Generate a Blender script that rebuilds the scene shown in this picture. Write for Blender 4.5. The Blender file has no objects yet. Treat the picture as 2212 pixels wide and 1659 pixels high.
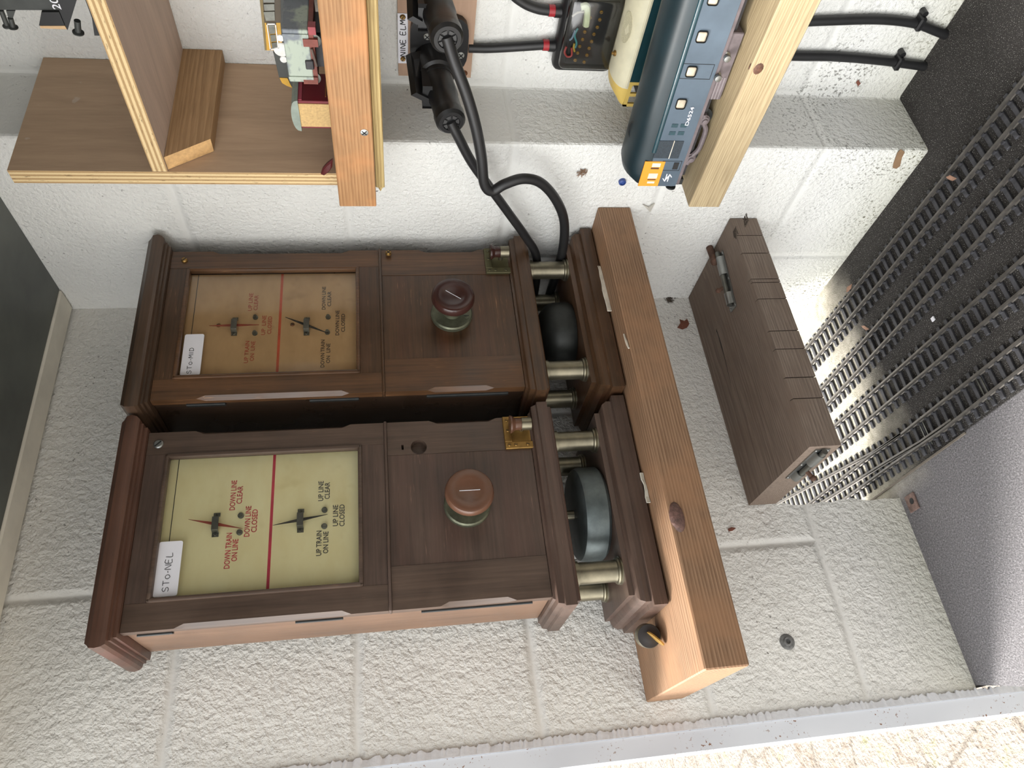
import bpy, bmesh, math, random
from mathutils import Vector, Matrix
PI = math.pi
SC = bpy.context.scene
COL = SC.collection
# ------------------------------------------------------------------ camera
FOC = 1605.635                      # focal length in pixels of a 2212 px wide frame
CX, CY = 1106.0, 829.5
RM = Matrix(((-0.11246024, -0.11844688, -0.98657135),
             (-0.85688936, 0.51424616, 0.03593773),
             (0.50308382, 0.84942405, -0.15932811)))   # rows: image right, image down, forward
EYE = Vector((0, 0, 0.75))
cd = bpy.data.cameras.new('camera'); cam = bpy.data.objects.new('camera', cd); COL.objects.link(cam)
cd.sensor_width = 36; cd.lens = FOC / 2212 * 36; cd.clip_start = 0.01; cd.clip_end = 60
M = Matrix((RM[0], -RM[1], -RM[2])).transposed().to_4x4(); M.translation = EYE
cam.matrix_world = M
SC.camera = cam
# ------------------------------------------------------------------ world, sun, exposure
w = bpy.data.worlds.new('sky'); SC.world = w; w.use_nodes = True
nt = w.node_tree; bgn = nt.nodes['Background']
# bright hazy sky around the sun behind the end wall, darkened towards the viewpoint to dim front faces
wtc = nt.nodes.new('ShaderNodeTexCoord'); wdt = nt.nodes.new('ShaderNodeVectorMath'); wdt.operation = 'DOT_PRODUCT'
wdt.inputs[1].default_value = Vector((-0.80, 0.36, 0.30)).normalized(); nt.links.new(wtc.outputs['Generated'], wdt.inputs[0])
wrp = nt.nodes.new('ShaderNodeValToRGB'); nt.links.new(wdt.outputs['Value'], wrp.inputs[0])
wrp.color_ramp.elements[0].position = 0.0; wrp.color_ramp.elements[0].color = (.10, .105, .11, 1)
wrp.color_ramp.elements[1].position = 0.95; wrp.color_ramp.elements[1].color = (1.0, 1.0, 0.99, 1)
we = wrp.color_ramp.elements.new(.55); we.color = (.46, .465, .47, 1)
nt.links.new(wrp.outputs[0], bgn.inputs[0]); bgn.inputs[1].default_value = 3.0
sl = bpy.data.lights.new('sun', 'SUN'); sl.energy = 5.0; sl.angle = math.radians(16.0); sl.color = (1, 0.96, 0.91)
sun = bpy.data.objects.new('sun', sl); COL.objects.link(sun)
sun.rotation_euler = Vector((0.56, -0.50, -0.72)).to_track_quat('-Z', 'Y').to_euler()
sun.location = (-2, 4, 5)
SC.view_settings.view_transform = 'Standard'; SC.view_settings.look = 'None'
SC.view_settings.gamma = 1; SC.view_settings.use_curve_mapping = False
SC.view_settings.exposure = 1.05

# ------------------------------------------------------------------ helpers
def at(px, py, ax, v):
    """point of the line of sight through a pixel on the plane  axis = v"""
    d = RM.transposed() @ Vector(((px - CX) / FOC, (py - CY) / FOC, 1))
    return EYE + d * ((v - EYE[ax]) / d[ax])
def X(px, py, v): return at(px, py, 0, v)
def Y(px, py, v): return at(px, py, 1, v)
def Z(px, py, v): return at(px, py, 2, v)

class MB:
    def __init__(s): s.bm = bmesh.new()
    def add(s, verts, faces, mi=0):
        vs = [s.bm.verts.new(v) for v in verts]
        for f in faces:
            try:
                fc = s.bm.faces.new([vs[i] for i in f]); fc.material_index = mi
            except ValueError: pass
        return s
    def box(s, x0, x1, y0, y1, z0, z1, bev=0, mi=0, seg=1):
        if bev:
            b = bmesh.new(); r = bmesh.ops.create_cube(b, size=1)
            for v in b.verts:
                v.co = Vector(((x0 + x1) / 2 + v.co.x * (x1 - x0), (y0 + y1) / 2 + v.co.y * (y1 - y0), (z0 + z1) / 2 + v.co.z * (z1 - z0)))
            bmesh.ops.bevel(b, geom=b.edges[:], offset=bev, segments=seg, affect='EDGES', profile=0.5)
            b.verts.index_update()
            s.add([v.co.copy() for v in b.verts], [[v.index for v in f.verts] for f in b.faces], mi); b.free()
            return s
        p = [(x, y, z) for x in (x0, x1) for y in (y0, y1) for z in (z0, z1)]
        return s.add(p, [(0, 1, 3, 2), (4, 6, 7, 5), (0, 4, 5, 1), (2, 3, 7, 6), (0, 2, 6, 4), (1, 5, 7, 3)], mi)
    def hexa(s, a, b, mi=0):
        """two quads joined (a[i] to b[i])"""
        return s.add(list(a) + list(b), [(0, 3, 2, 1), (4, 5, 6, 7), (0, 1, 5, 4), (1, 2, 6, 5), (2, 3, 7, 6), (3, 0, 4, 7)], mi)
    def prism(s, poly, axis, a, b, mi=0):
        n = len(poly); put = {0: lambda u, v, t: (t, u, v), 1: lambda u, v, t: (u, t, v), 2: lambda u, v, t: (u, v, t)}[axis]
        vs = [put(u, v, a) for u, v in poly] + [put(u, v, b) for u, v in poly]
        return s.add(vs, [tuple(range(n))[::-1], tuple(range(n, 2 * n))] + [(i, (i + 1) % n, n + (i + 1) % n, n + i) for i in range(n)], mi)
    def loft(s, rings, caps=True, mi=0, closed=True):
        n = len(rings[0]); vs = [p for r in rings for p in r]; f = []
        for k in range(len(rings) - 1):
            for i in range(n if closed else n - 1):
                j = (i + 1) % n; f.append((k * n + i, k * n + j, (k + 1) * n + j, (k + 1) * n + i))
        if caps: f += [tuple(range(n))[::-1], tuple(range((len(rings) - 1) * n, len(rings) * n))]
        return s.add(vs, f, mi)
    def lathe(s, prof, o, d, seg=32, mi=0):
        """prof: (radius, distance along d) from point o"""
        d = Vector(d).normalized(); o = Vector(o)
        u = d.orthogonal().normalized(); v = d.cross(u)
        return s.loft([[o + d * t + (u * math.cos(2 * PI * i / seg) + v * math.sin(2 * PI * i / seg)) * max(r, 1e-5) for i in range(seg)] for r, t in prof], True, mi)
    def cyl(s, a, b, r, seg=20, r2=None, mi=0):
        a, b = Vector(a), Vector(b); L = (b - a).length
        return s.lathe([(r, 0), (r if r2 is None else r2, L)], a, b - a, seg, mi)
    def tube(s, pts, r, seg=10, smooth=6, mi=0, flat=1.0):
        pts = [Vector(p) for p in pts]
        if smooth > 1 and len(pts) > 2:
            q = [2 * pts[0] - pts[1]] + pts + [2 * pts[-1] - pts[-2]]; out = []
            for i in range(1, len(q) - 2):
                for k in range(smooth):
                    t = k / smooth; a, b, c, d = q[i - 1:i + 3]
                    out.append(0.5 * ((2 * b) + (c - a) * t + (2 * a - 5 * b + 4 * c - d) * t * t + (3 * b - a - 3 * c + d) * t ** 3))
            pts = out + [q[-2]]
        rings = []; u = None
        for i, p in enumerate(pts):
            d = (pts[min(i + 1, len(pts) - 1)] - pts[max(i - 1, 0)])
            if d.length < 1e-9: d = Vector((0, 0, 1))
            d.normalize()
            u = d.orthogonal().normalized() if u is None else (u - d * u.dot(d)).normalized()
            v = d.cross(u); rr = r[i] if isinstance(r, list) else r
            rings.append([p + (u * math.cos(2 * PI * k / seg) + v * math.sin(2 * PI * k / seg) * flat) * rr for k in range(seg)])
        return s.loft(rings, True, mi)
    def sphere(s, c, r, sx=1, sy=1, sz=1, seg=16, rings=9, mi=0):
        c = Vector(c)
        R = [[c + Vector((r * sx * math.sin(PI * k / rings) * math.cos(2 * PI * i / seg), r * sy * math.sin(PI * k / rings) * math.sin(2 * PI * i / seg), r * sz * math.cos(PI * k / rings))) for i in range(seg)] for k in range(rings + 1)]
        R[0] = [p + Vector((0, 0, 0)) for p in R[0]]
        return s.loft(R, False, mi)
    def stack(s, prof, cx, hw, yf, yb, mi=0):
        """mitred moulding on left, front and right: prof = (overhang, z); back edge at yb"""
        return s.loft([[(cx - hw - o, yb, z), (cx - hw - o, yf - o, z), (cx + hw + o, yf - o, z), (cx + hw + o, yb, z)] for o, z in prof], True, mi)
    def build(s, name, m, parent=None, smooth=True, ang=32, sel=None):
        bmesh.ops.remove_doubles(s.bm, verts=s.bm.verts[:], dist=1e-7)
        bmesh.ops.recalc_face_normals(s.bm, faces=s.bm.faces[:])
        me = bpy.data.meshes.new(name)
        off = parent_loc(parent)
        if off.length: bmesh.ops.translate(s.bm, verts=s.bm.verts[:], vec=-off)
        s.bm.to_mesh(me); s.bm.free()
        for x in (m if isinstance(m, (list, tuple)) else [m]): me.materials.append(x)
        if sel:
            for p in me.polygons: p.material_index = sel(p)
        if smooth:
            for p in me.polygons: p.use_smooth = True
            me.set_sharp_from_angle(angle=math.radians(ang))
        o = bpy.data.objects.new(name, me); COL.objects.link(o)
        if parent is not None: o.parent = parent
        return o
def parent_loc(p):
    v = Vector((0, 0, 0))
    while p is not None: v += p.location; p = p.parent
    return v
def tag(o, label, cat, group=None):
    o['label'] = label; o['category'] = cat
    if group: o['group'] = group
    return o
def thing(name, label, cat, loc, group=None):
    o = bpy.data.objects.new(name, None); COL.objects.link(o); o.location = loc; o.empty_display_size = 0.02
    return tag(o, label, cat, group)
def struct(o): o['kind'] = 'structure'; return o

def text_mesh(s, cx, cz, width, height, y, name, m, parent, bold=0.0):
    """flat lettering in the X-Z plane, centred on cx, cz, reading towards +X"""
    cu = bpy.data.curves.new('t', 'FONT'); cu.body = s; cu.offset = bold; cu.resolution_u = 3
    o = bpy.data.objects.new('t', cu); COL.objects.link(o)
    bpy.context.view_layer.update()
    me = bpy.data.meshes.new_from_object(o.evaluated_get(bpy.context.evaluated_depsgraph_get()))
    bpy.data.objects.remove(o); bpy.data.curves.remove(cu)
    xs = [v.co.x for v in me.vertices]; ys = [v.co.y for v in me.vertices]
    kx = width / (max(xs) - min(xs)); ky = height / (max(ys) - min(ys)); mx = (max(xs) + min(xs)) / 2; my = (max(ys) + min(ys)) / 2
    off = parent_loc(parent)
    for v in me.vertices: v.co = Vector((cx + (v.co.x - mx) * kx, y, cz + (v.co.y - my) * ky)) - off
    me.name = name; me.materials.append(m)
    ob = bpy.data.objects.new(name, me); COL.objects.link(ob); ob.parent = parent
    return ob
STROKES = {'S': [[(.9, .85), (.5, 1), (.12, .8), (.25, .55), (.75, .45), (.9, .2), (.5, 0), (.05, .12)]], 'T': [[(0, 1), (1, 1)], [(.5, 1), (.5, 0)]],
 'O': [[(.5, .75), (.15, .6), (.1, .25), (.45, 0), (.85, .2), (.85, .55), (.5, .75)]], '-': [[(.1, .4), (.9, .45)]],
 'M': [[(0, 0), (.12, 1), (.5, .4), (.88, 1), (1, 0)]], 'I': [[(.5, 1), (.5, 0)]], 'D': [[(.1, 1), (.1, 0)], [(.1, 1), (.7, .9), (.95, .5), (.7, .1), (.1, 0)]],
 'N': [[(0, 0), (.1, 1), (.85, 0), (.95, 1)]], 'E': [[(.85, 1), (.1, 1), (.05, 0), (.85, 0)], [(.08, .52), (.7, .55)]], 'L': [[(.1, 1), (.08, 0), (.9, .02)]],
 'A': [[(0, 0), (.5, 1), (1, 0)], [(.2, .4), (.8, .4)]]}
def scrawl(s, p0, u, v, cw, ch, gap, r, name, m, parent):
    """hand lettering: strokes along u, letter height along v"""
    b = MB(); p0, u, v = Vector(p0), Vector(u).normalized(), Vector(v).normalized(); x = 0
    for c in s:
        if c == ' ': x += cw * .8; continue
        ww = cw * (.45 if c in 'I-' else 1)
        for st in STROKES[c]: b.tube([p0 + u * (x + a * ww) + v * (h * ch) for a, h in st], r, 6, 4)
        x += ww + gap
    return b.build(name, m, parent)

# ------------------------------------------------------------------ materials
def srgb(r, g, b):
    f = lambda c: c / 12.92 if c <= .04045 else ((c + .055) / 1.055) ** 2.4
    return (f(r / 255), f(g / 255), f(b / 255), 1)
class NT:
    def __init__(s, name):
        s.m = bpy.data.materials.new(name); s.m.use_nodes = True; s.t = s.m.node_tree
        s.b = s.t.nodes['Principled BSDF']; s.tc = s.t.nodes.new('ShaderNodeTexCoord')
    def n(s, kind, **kw):
        x = s.t.nodes.new('ShaderNode' + kind)
        for k, v in kw.items():
            if k.startswith('i_'):
                k = k[2:]; k = int(k) if k.isdigit() else k.replace('_', ' ')
                s.put(x.inputs[k], v)
            else: setattr(x, k, v)
        return x
    def put(s, sock, v):
        if isinstance(v, bpy.types.NodeSocket): s.t.links.new(v, sock)
        elif isinstance(v, bpy.types.Node): s.t.links.new(v.outputs[0], sock)
        else: sock.default_value = v
    def obj(s, scale=(1, 1, 1), loc=(0, 0, 0)):
        return s.n('Mapping', i_Vector=s.tc.outputs['Object'], i_Scale=scale, i_Location=loc).outputs[0]
    def noise(s, vec, scale, detail=3, rough=.55, dist=0):
        return s.n('TexNoise', i_Vector=vec, i_Scale=scale, i_Detail=detail, i_Roughness=rough, i_Distortion=dist).outputs[0]
    def ramp(s, fac, stops):
        r = s.n('ValToRGB', i_0=fac); e = r.color_ramp.elements
        while len(e) < len(stops): e.new(.5)
        for i, (p, c) in enumerate(stops): e[i].position = p; e[i].color = c if len(c) == 4 else (*c, 1)
        return r.outputs[0]
    def bw(s, fac, a, b, ca=0, cb=1):
        return s.n('MapRange', i_0=fac, i_1=a, i_2=b, i_3=ca, i_4=cb).outputs[0]
    def mix(s, fac, a, b, mode='MIX'):
        x = s.n('Mix', data_type='RGBA', blend_type=mode); s.put(x.inputs[0], fac); s.put(x.inputs[6], a); s.put(x.inputs[7], b); return x.outputs[2]
    def math(s, op, a, b=0.0, c=0.0):
        return s.n('Math', operation=op, i_0=a, i_1=b, i_2=c).outputs[0]
    def bump(s, h, strength=.5, dist=.002):
        s.put(s.b.inputs['Normal'], s.n('Bump', i_Height=h, i_Strength=strength, i_Distance=dist).outputs[0])
    def done(s, col=None, rough=.5, metal=0.0, spec=None, **kw):
        if col is not None: s.put(s.b.inputs['Base Color'], col)
        s.put(s.b.inputs['Roughness'], rough); s.b.inputs['Metallic'].default_value = metal
        if spec is not None: s.b.inputs['Specular IOR Level'].default_value = spec
        for k, v in kw.items(): s.b.inputs[k.replace('_', ' ')].default_value = v
        return s.m
_pl = {}
def plain(name, rgb, rough=.5, metal=0.0, var=.12, scale=60, spec=None, bump=0):
    if name in _pl: return _pl[name]
    t = NT(name); c = srgb(*rgb)
    n = t.noise(t.obj(), scale, 4, .6)
    d = tuple(x * (1 - var * 1.6) for x in c[:3]) + (1,); l = tuple(min(1, x * (1 + var)) for x in c[:3]) + (1,)
    if bump: t.bump(n, bump, .001)
    _pl[name] = t.done(t.ramp(n, [(.3, d), (.7, l)]), rough, metal, spec); return _pl[name]

def softwood(name, light, dark, axis, spacing=.0045, centre=(0, 0, 0), rough=.6, blotch=None, contrast=1.0, warp=.004, fine=.5):
    """sawn pine: annual rings running along one axis, seen as lines on the faces and arcs on the end grain"""
    t = NT(name)
    sc = [1, 1, 1]; sc[axis] = .05
    v = t.obj(tuple(sc), tuple(-c * k for c, k in zip(centre, sc)))
    wob = t.n('TexNoise', i_Vector=v, i_Scale=9.0, i_Detail=2.0)
    off = t.n('VectorMath', operation='SUBTRACT', i_0=wob.outputs['Color'], i_1=(.5, .5, .5))
    off = t.n('VectorMath', operation='SCALE', i_0=off.outputs[0]); off.inputs['Scale'].default_value = warp * 6
    vv = t.n('VectorMath', operation='ADD', i_0=v, i_1=off.outputs[0]).outputs[0]
    wv = t.n('TexWave', wave_type='RINGS', rings_direction='XYZ'[axis], wave_profile='SAW', i_Vector=vv, i_Scale=2 * PI / (20 * spacing), i_Distortion=2.2, i_Detail=2.0, i_Detail_Scale=1.2).outputs[0]
    f = t.bw(wv, .25, 1.0, 0, contrast)
    col = t.mix(f, srgb(*light), srgb(*dark))
    st = t.noise(v, 420, 3, .6)
    col = t.mix(t.bw(st, .42, .75, 0, fine), col, tuple(x * .62 for x in srgb(*dark)[:3]) + (1,))
    if blotch:
        bl = t.noise(t.obj((1, 1, 1)), 14, 3, .6); col = t.mix(t.bw(bl, .45, .72, 0, .75), col, srgb(*blotch))
    t.bump(t.math('ADD', t.math('MULTIPLY', f, .6), st), .25, .0008)
    return t.done(col, rough, 0, .3)
def hardwood(name, dark, light, axis, rough=.38, seed=0.0, wear=None, red=None):
    """polished old mahogany: fine streaks along the grain and broad clouding"""
    t = NT(name); sc = [1, 1, 1]; sc[axis] = .035
    v = t.obj(tuple(sc), (seed, seed * 1.7, seed * .6))
    a = t.noise(v, 330, 4, .65); b = t.noise(v, 60, 3, .6, .6); c = t.noise(t.obj((1, 1, 1), (seed, 0, 0)), 16, 3, .55)
    f = t.math('ADD', t.math('MULTIPLY', a, .45), t.math('ADD', t.math('MULTIPLY', b, .4), t.math('MULTIPLY', c, .35)))
    col = t.ramp(f, [(.42, srgb(*dark)), (.78, srgb(*light))])
    if red: col = t.mix(t.bw(t.noise(v, 22, 2), .5, .75, 0, .6), col, srgb(*red))
    if wear:
        s = t.noise(v, 900, 2, .5); col = t.mix(t.math('MULTIPLY', t.bw(s, .66, .74), t.bw(c, .5, .65)), col, srgb(*wear))
    t.bump(a, .12, .0005)
    return t.done(col, t.bw(c, .3, .7, rough - .08, rough + .12), 0, .5)

def wall_mat(name, horiz, z0, row, tint=(228, 226, 220), mould=0.0, lump_s=130, depth=.005):
    """white painted blockwork: coarse blocks with smooth shallow joints, dirt specks and mould near the floor"""
    t = NT(name)
    sep = t.n('SeparateXYZ', i_0=t.tc.outputs['Object'])
    u = sep.outputs[horiz]; z = sep.outputs[2]
    wob = t.noise(t.obj(), 3.0, 2); wz = t.math('ADD', z, t.math('MULTIPLY', t.math('SUBTRACT', wob, .5), .02))
    uv = t.n('CombineXYZ', i_0=t.math('SUBTRACT', u, z0[0]), i_1=t.math('SUBTRACT', wz, z0[1]))
    br = t.n('TexBrick', offset=.5, i_Vector=uv, i_Scale=1.0, i_Mortar_Size=.010, i_Mortar_Smooth=1.0, i_Brick_Width=.45, i_Row_Height=row)
    mort = br.outputs['Fac']
    wv = t.n('Mapping', i_Vector=t.tc.outputs['Object'], i_Scale=(1, 1, 1)).outputs[0]
    lump = t.noise(wv, lump_s, 3, .55, .25); big = t.noise(wv, 9, 2); pit = t.noise(wv, 330, 2, .5)
    inv = t.math('SUBTRACT', 1.0, t.math('MULTIPLY', mort, .9))
    h = t.math('ADD', t.math('MULTIPLY', t.math('MULTIPLY', lump, inv), 1.0), t.math('MULTIPLY', t.math('MULTIPLY', pit, inv), .28))
    h = t.math('SUBTRACT', h, t.math('MULTIPLY', mort, .22)); h = t.math('ADD', h, t.math('MULTIPLY', big, .8))
    t.bump(h, .75, depth)
    base = srgb(*tint); col = t.ramp(t.noise(t.obj(), 6, 4, .6), [(.3, tuple(x * .9 for x in base[:3])), (.7, base)])
    spk = t.noise(wv, 190, 2, .5); msk = t.noise(wv, 7, 3, .6)
    col = t.mix(t.math('MULTIPLY', t.bw(spk, .70, .74), t.bw(msk, .45, .62, 0, .8)), col, srgb(70, 64, 58))
    if mould:
        low = t.bw(z, .34, .04)
        sp = t.noise(wv, 230, 4, .6)
        col = t.mix(t.math('MULTIPLY', t.bw(sp, .55, .61), t.math('MULTIPLY', low, t.bw(t.noise(wv, 10, 3), .40, .62, 0, mould))), col, srgb(78, 76, 66))
        col = t.mix(t.math('MULTIPLY', t.bw(z, .10, .0), .28), col, srgb(150, 146, 96))
    return t.done(col, .62, 0, .35)
# ------------------------------------------------------------------ the setting
WL, WB, WREC, STEP, WTOP = .735, .972, .845, .644, 1.215
ROW = .2155
m_wall_b = wall_mat('painted_block_back', 0, (.071, .155), ROW, mould=.35)
m_wall_r = wall_mat('painted_block_right', 1, (.19, .155 - ROW), ROW, tint=(228, 228, 224), mould=.95, lump_s=170, depth=.0045)
rnd = random.Random(4)
edge = [(.353 + rnd.uniform(-.003, .003), .2 * i / 16) for i in range(17)]
edge[-1] = (.353, .2)
b = MB(); b.prism([(.0775, 0)] + edge + [(.86, .2), (.86, 1.262), (.0775, 1.262)], 1, WB, WB + .10)
struct(b.build('wall_back', m_wall_b, smooth=False))
b = MB(); b.prism([(WL, 1.5), (WL, STEP), (WREC, STEP), (WREC, -1.7), (1.0, -1.7), (1.0, 1.5)], 2, -.02, 1.3)
o = struct(b.build('wall_right', m_wall_r, smooth=False))
bv = o.modifiers.new('edge', 'BEVEL'); bv.width = .004; bv.segments = 2; bv.limit_method = 'ANGLE'
# floor: a dirty felted baseboard
t = NT('dirty_felt_floor')
v = t.obj(); n1 = t.noise(v, 420, 3, .7); n2 = t.noise(v, 12, 4, .6); n3 = t.noise(v, 900, 1)
c = t.ramp(n2, [(.3, srgb(40, 37, 34)), (.7, srgb(56, 53, 51))])
c = t.mix(t.bw(n1, .35, .7, 0, .6), c, srgb(72, 70, 68)); c = t.mix(t.bw(n3, .66, .70), c, srgb(196, 194, 188))
c = t.mix(t.bw(n1, .62, .66, 0, .6), c, srgb(48, 44, 42))
sep = t.n('SeparateXYZ', i_0=v); yy = sep.outputs[1]
c = t.mix(t.bw(sep.outputs[0], .3765, .3745), c, t.ramp(t.noise(v, 380, 3, .7), [(.3, srgb(92, 90, 92)), (.55, srgb(122, 120, 122)), (.75, srgb(160, 158, 160))]))
pale = t.math('MULTIPLY', t.bw(t.math('ADD', yy, t.math('MULTIPLY', t.math('SUBTRACT', n2, .5), .12)), .88, 1.0), t.bw(sep.outputs[0], .34, .37))
c = t.mix(pale, c, t.ramp(t.noise(v, 60, 4, .7), [(.3, srgb(150, 146, 130)), (.7, srgb(196, 190, 176))]))
t.bump(t.math('ADD', n1, t.math('MULTIPLY', n2, .6)), .8, .003)
m_floor = t.done(c, .85, 0, .25)
f0, f1 = Z(2110, 1480, 0), Z(2240, 1484, 0)
dx = (f1 - f0) * 6
b = MB(); b.prism([(WREC + .02, -1.7), (WREC + .02, 1.62), (.3, 1.62), (.3, 1.06), (f0.x, 1.06), (f0.x, f0.y), (f0.x + dx.x, f0.y + dx.y), (-.05, -.2), (-.05, -1.7)], 2, -.03, 0)
struct(b.build('floor', m_floor, smooth=False))
# dark sheet roof, timber wall plate under it, far wall behind the photographer
m_roof = plain('grey_roof_sheet', (74, 78, 72), .35, 0, .25, 9)
b = MB(); b.box(.03, 1.0, -1.7, .924, 1.2215, 1.235); b.box(.03, 1.0, .924, 1.1, 1.262, 1.28)
struct(b.build('ceiling', m_roof, smooth=False))
m_plate = plain('painted_white_timber', (226, 220, 206), .55, 0, .08, 18, bump=.2)
b = MB(); b.box(.03, .734, .9245, .9665, 1.2185, 1.2600, .002)
struct(b.build('trim_1', m_plate))
m_far = plain('dim_far_wall', (120, 116, 110), .8)
b = MB(); b.box(-.02, 1.0, -1.72, -1.7, -.6, 1.28)
struct(b.build('wall_front', m_far, smooth=False))
b = MB(); b.box(-.02, .06, -1.70, -.32, -.6, 1.28)  # unseen wall added behind the viewpoint to cut light on front faces
struct(b.build('added_wall_left', m_far, smooth=False))
# door frame of rusty galvanised steel and the ragged white paint edge beside it
t = NT('rusty_galvanised_steel'); v = t.obj((1, 1, .6))
c = t.ramp(t.noise(v, 7, 3), [(.3, srgb(196, 199, 205)), (.7, srgb(216, 219, 224))])
c = t.mix(t.math('MULTIPLY', t.bw(t.noise(t.obj(), 260, 2), .63, .68), t.bw(t.noise(t.obj(), 22, 2), .45, .6)), c, srgb(128, 88, 62))
m_frame = t.done(c, .5, .0)
b = MB(); b.box(.0445, .0715, .966, 1.01, -.4, 1.3, .002); b.box(.060, .0715, .972, 1.07, -.4, 1.3)
struct(b.build('trim_2', m_frame))
m_edge = plain('ragged_white_paint', (240, 242, 246), .8, 0, .04, 200, bump=.6)
lo, hi = [], []
z = -.1
while z < 1.22:
    lo.append((.0705, z)); hi.append((.0788 + rnd.uniform(-.0012, .0032), z)); z += .0028
b = MB(); b.loft([[(x, .9645, z), (x, .974, z)] + [(x2, .9735, z), (x2, .969, z)] for (x, z), (x2, _) in zip(lo, hi)])
struct(b.build('trim_3', m_edge, smooth=False))
# sunlit paving outside the door
t = NT('sunlit_stone'); v = t.obj()
vo = t.n('TexVoronoi', feature='DISTANCE_TO_EDGE', i_Vector=v, i_Scale=3.5).outputs[0]
c = t.ramp(t.noise(v, 14, 5, .65), [(.3, srgb(120, 106, 92)), (.55, srgb(150, 140, 130)), (.75, srgb(134, 130, 92))])
c = t.mix(t.bw(vo, .0, .035, 1, 0), c, srgb(112, 104, 94)); t.bump(t.noise(v, 60, 4), .8, .02)
m_stone = t.done(c, .85)
b = MB(); b.box(-6, 6, .85, 9, -.62, -.6); b.box(-6, 6, -5, .85, -.62, -.6, mi=1)
struct(b.build('ground', [m_stone, plain('dry_concrete', (150, 146, 138), .9, 0, .15, 30)], smooth=False))
# rough render bank on the far side of the opening that the rails run out past
# ------------------------------------------------------------------ shared materials
m_black = plain('black_rubber', (30, 30, 31), .45, 0, .15, 40)
m_blackp = plain('black_plastic', (24, 24, 25), .38, 0, .1, 40)
m_steel = plain('zinc_steel', (150, 152, 150), .32, .9, .1, 40)
m_dsteel = plain('dull_steel', (112, 112, 106), .45, .85, .15, 60)
m_brass = plain('old_brass', (150, 118, 66), .42, .8, .2, 60)
m_nickel = plain('tarnished_nickel', (128, 122, 104), .36, .85, .2, 40)
m_dark = plain('dark_iron', (44, 46, 46), .5, .3, .2, 40)
m_white = plain('white_label', (226, 226, 232), .6, 0, .03, 20)
m_ink = plain('black_ink', (24, 24, 26), .6)
m_red = plain('red_tape', (150, 34, 42), .4)
m_rust = plain('rusty_iron', (92, 66, 52), .8, .1, .3, 120, bump=.5)

def screw(b, c, d, r, mi=0, slot=None, ms=1, h=.0012):
    """round head at c facing d, with a slot"""
    c, d = Vector(c), Vector(d).normalized()
    b.lathe([(r, 0), (r, h * .5), (r * .75, h), (0, h)], c, d, 16, mi)
    u = (Vector(slot) if slot else d.orthogonal()); u = (u - d * u.dot(d)).normalized(); v = d.cross(u); e = c + d * (h * 1.02)
    for uu, vv in ((u, v), (v, u)):
        a = uu * r * .8; k = vv * r * .14; q = d * r * .05
        b.hexa([e - a - k - q, e + a - k - q, e + a + k - q, e - a + k - q], [e - a - k + q, e + a - k + q, e + a + k + q, e - a + k + q], ms)
        if slot: break

# ------------------------------------------------------------------ shelf plank under the instruments
m_plank = softwood('shelf_plank_pine', (150, 120, 94), (104, 76, 54), 0, .0030, (0, .70, .33), .6, (152, 114, 84), .85, .005)
b = MB(); b.box(.107, .735, .755, .9715, .4035, .4515, .0015)
plank = b.build('shelf_plank', m_plank)
tag(plank, 'thick brown pine plank with a dark knot carrying the two wooden instruments', 'plank')
b = MB(); kn = Y(1450, 1105, .755)
b.sphere((.268, .7568, .4430), .0150, 1.25, .45, .57, 18, 10)
b.build('knot', plain('dark_knot', (96, 70, 62), .6, 0, .35, 260, bump=.6), plank)
def leafchip(name, label, pts, m, cat, thick=.0006, group=None):
    """a small torn flake: outline on a surface, given thickness along its normal"""
    pts = [Vector(p) for p in pts]; nrm = (pts[1] - pts[0]).cross(pts[2] - pts[0]).normalized()
    if nrm.dot(EYE - pts[0]) < 0: nrm = -nrm
    c = sum(pts, Vector()) / len(pts); bb = MB()
    top = [p + nrm * thick for p in pts]
    bb.loft([pts, top, [q.lerp(c, .5) + nrm * thick * .8 for q in top]])
    return tag(bb.build(name, m), label, cat, group)

# ------------------------------------------------------------------ block instruments
def needle(b, c, ang, L, wd, th):
    u = Vector((math.sin(ang), 0, math.cos(ang))); v = Vector((math.cos(ang), 0, -math.sin(ang))); t = Vector((0, th, 0)); c = Vector(c)
    pts = [c + u * L, c + v * wd, c - u * L, c - v * wd]
    b.loft([[p - t for p in pts], [p + t for p in pts]])

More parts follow.
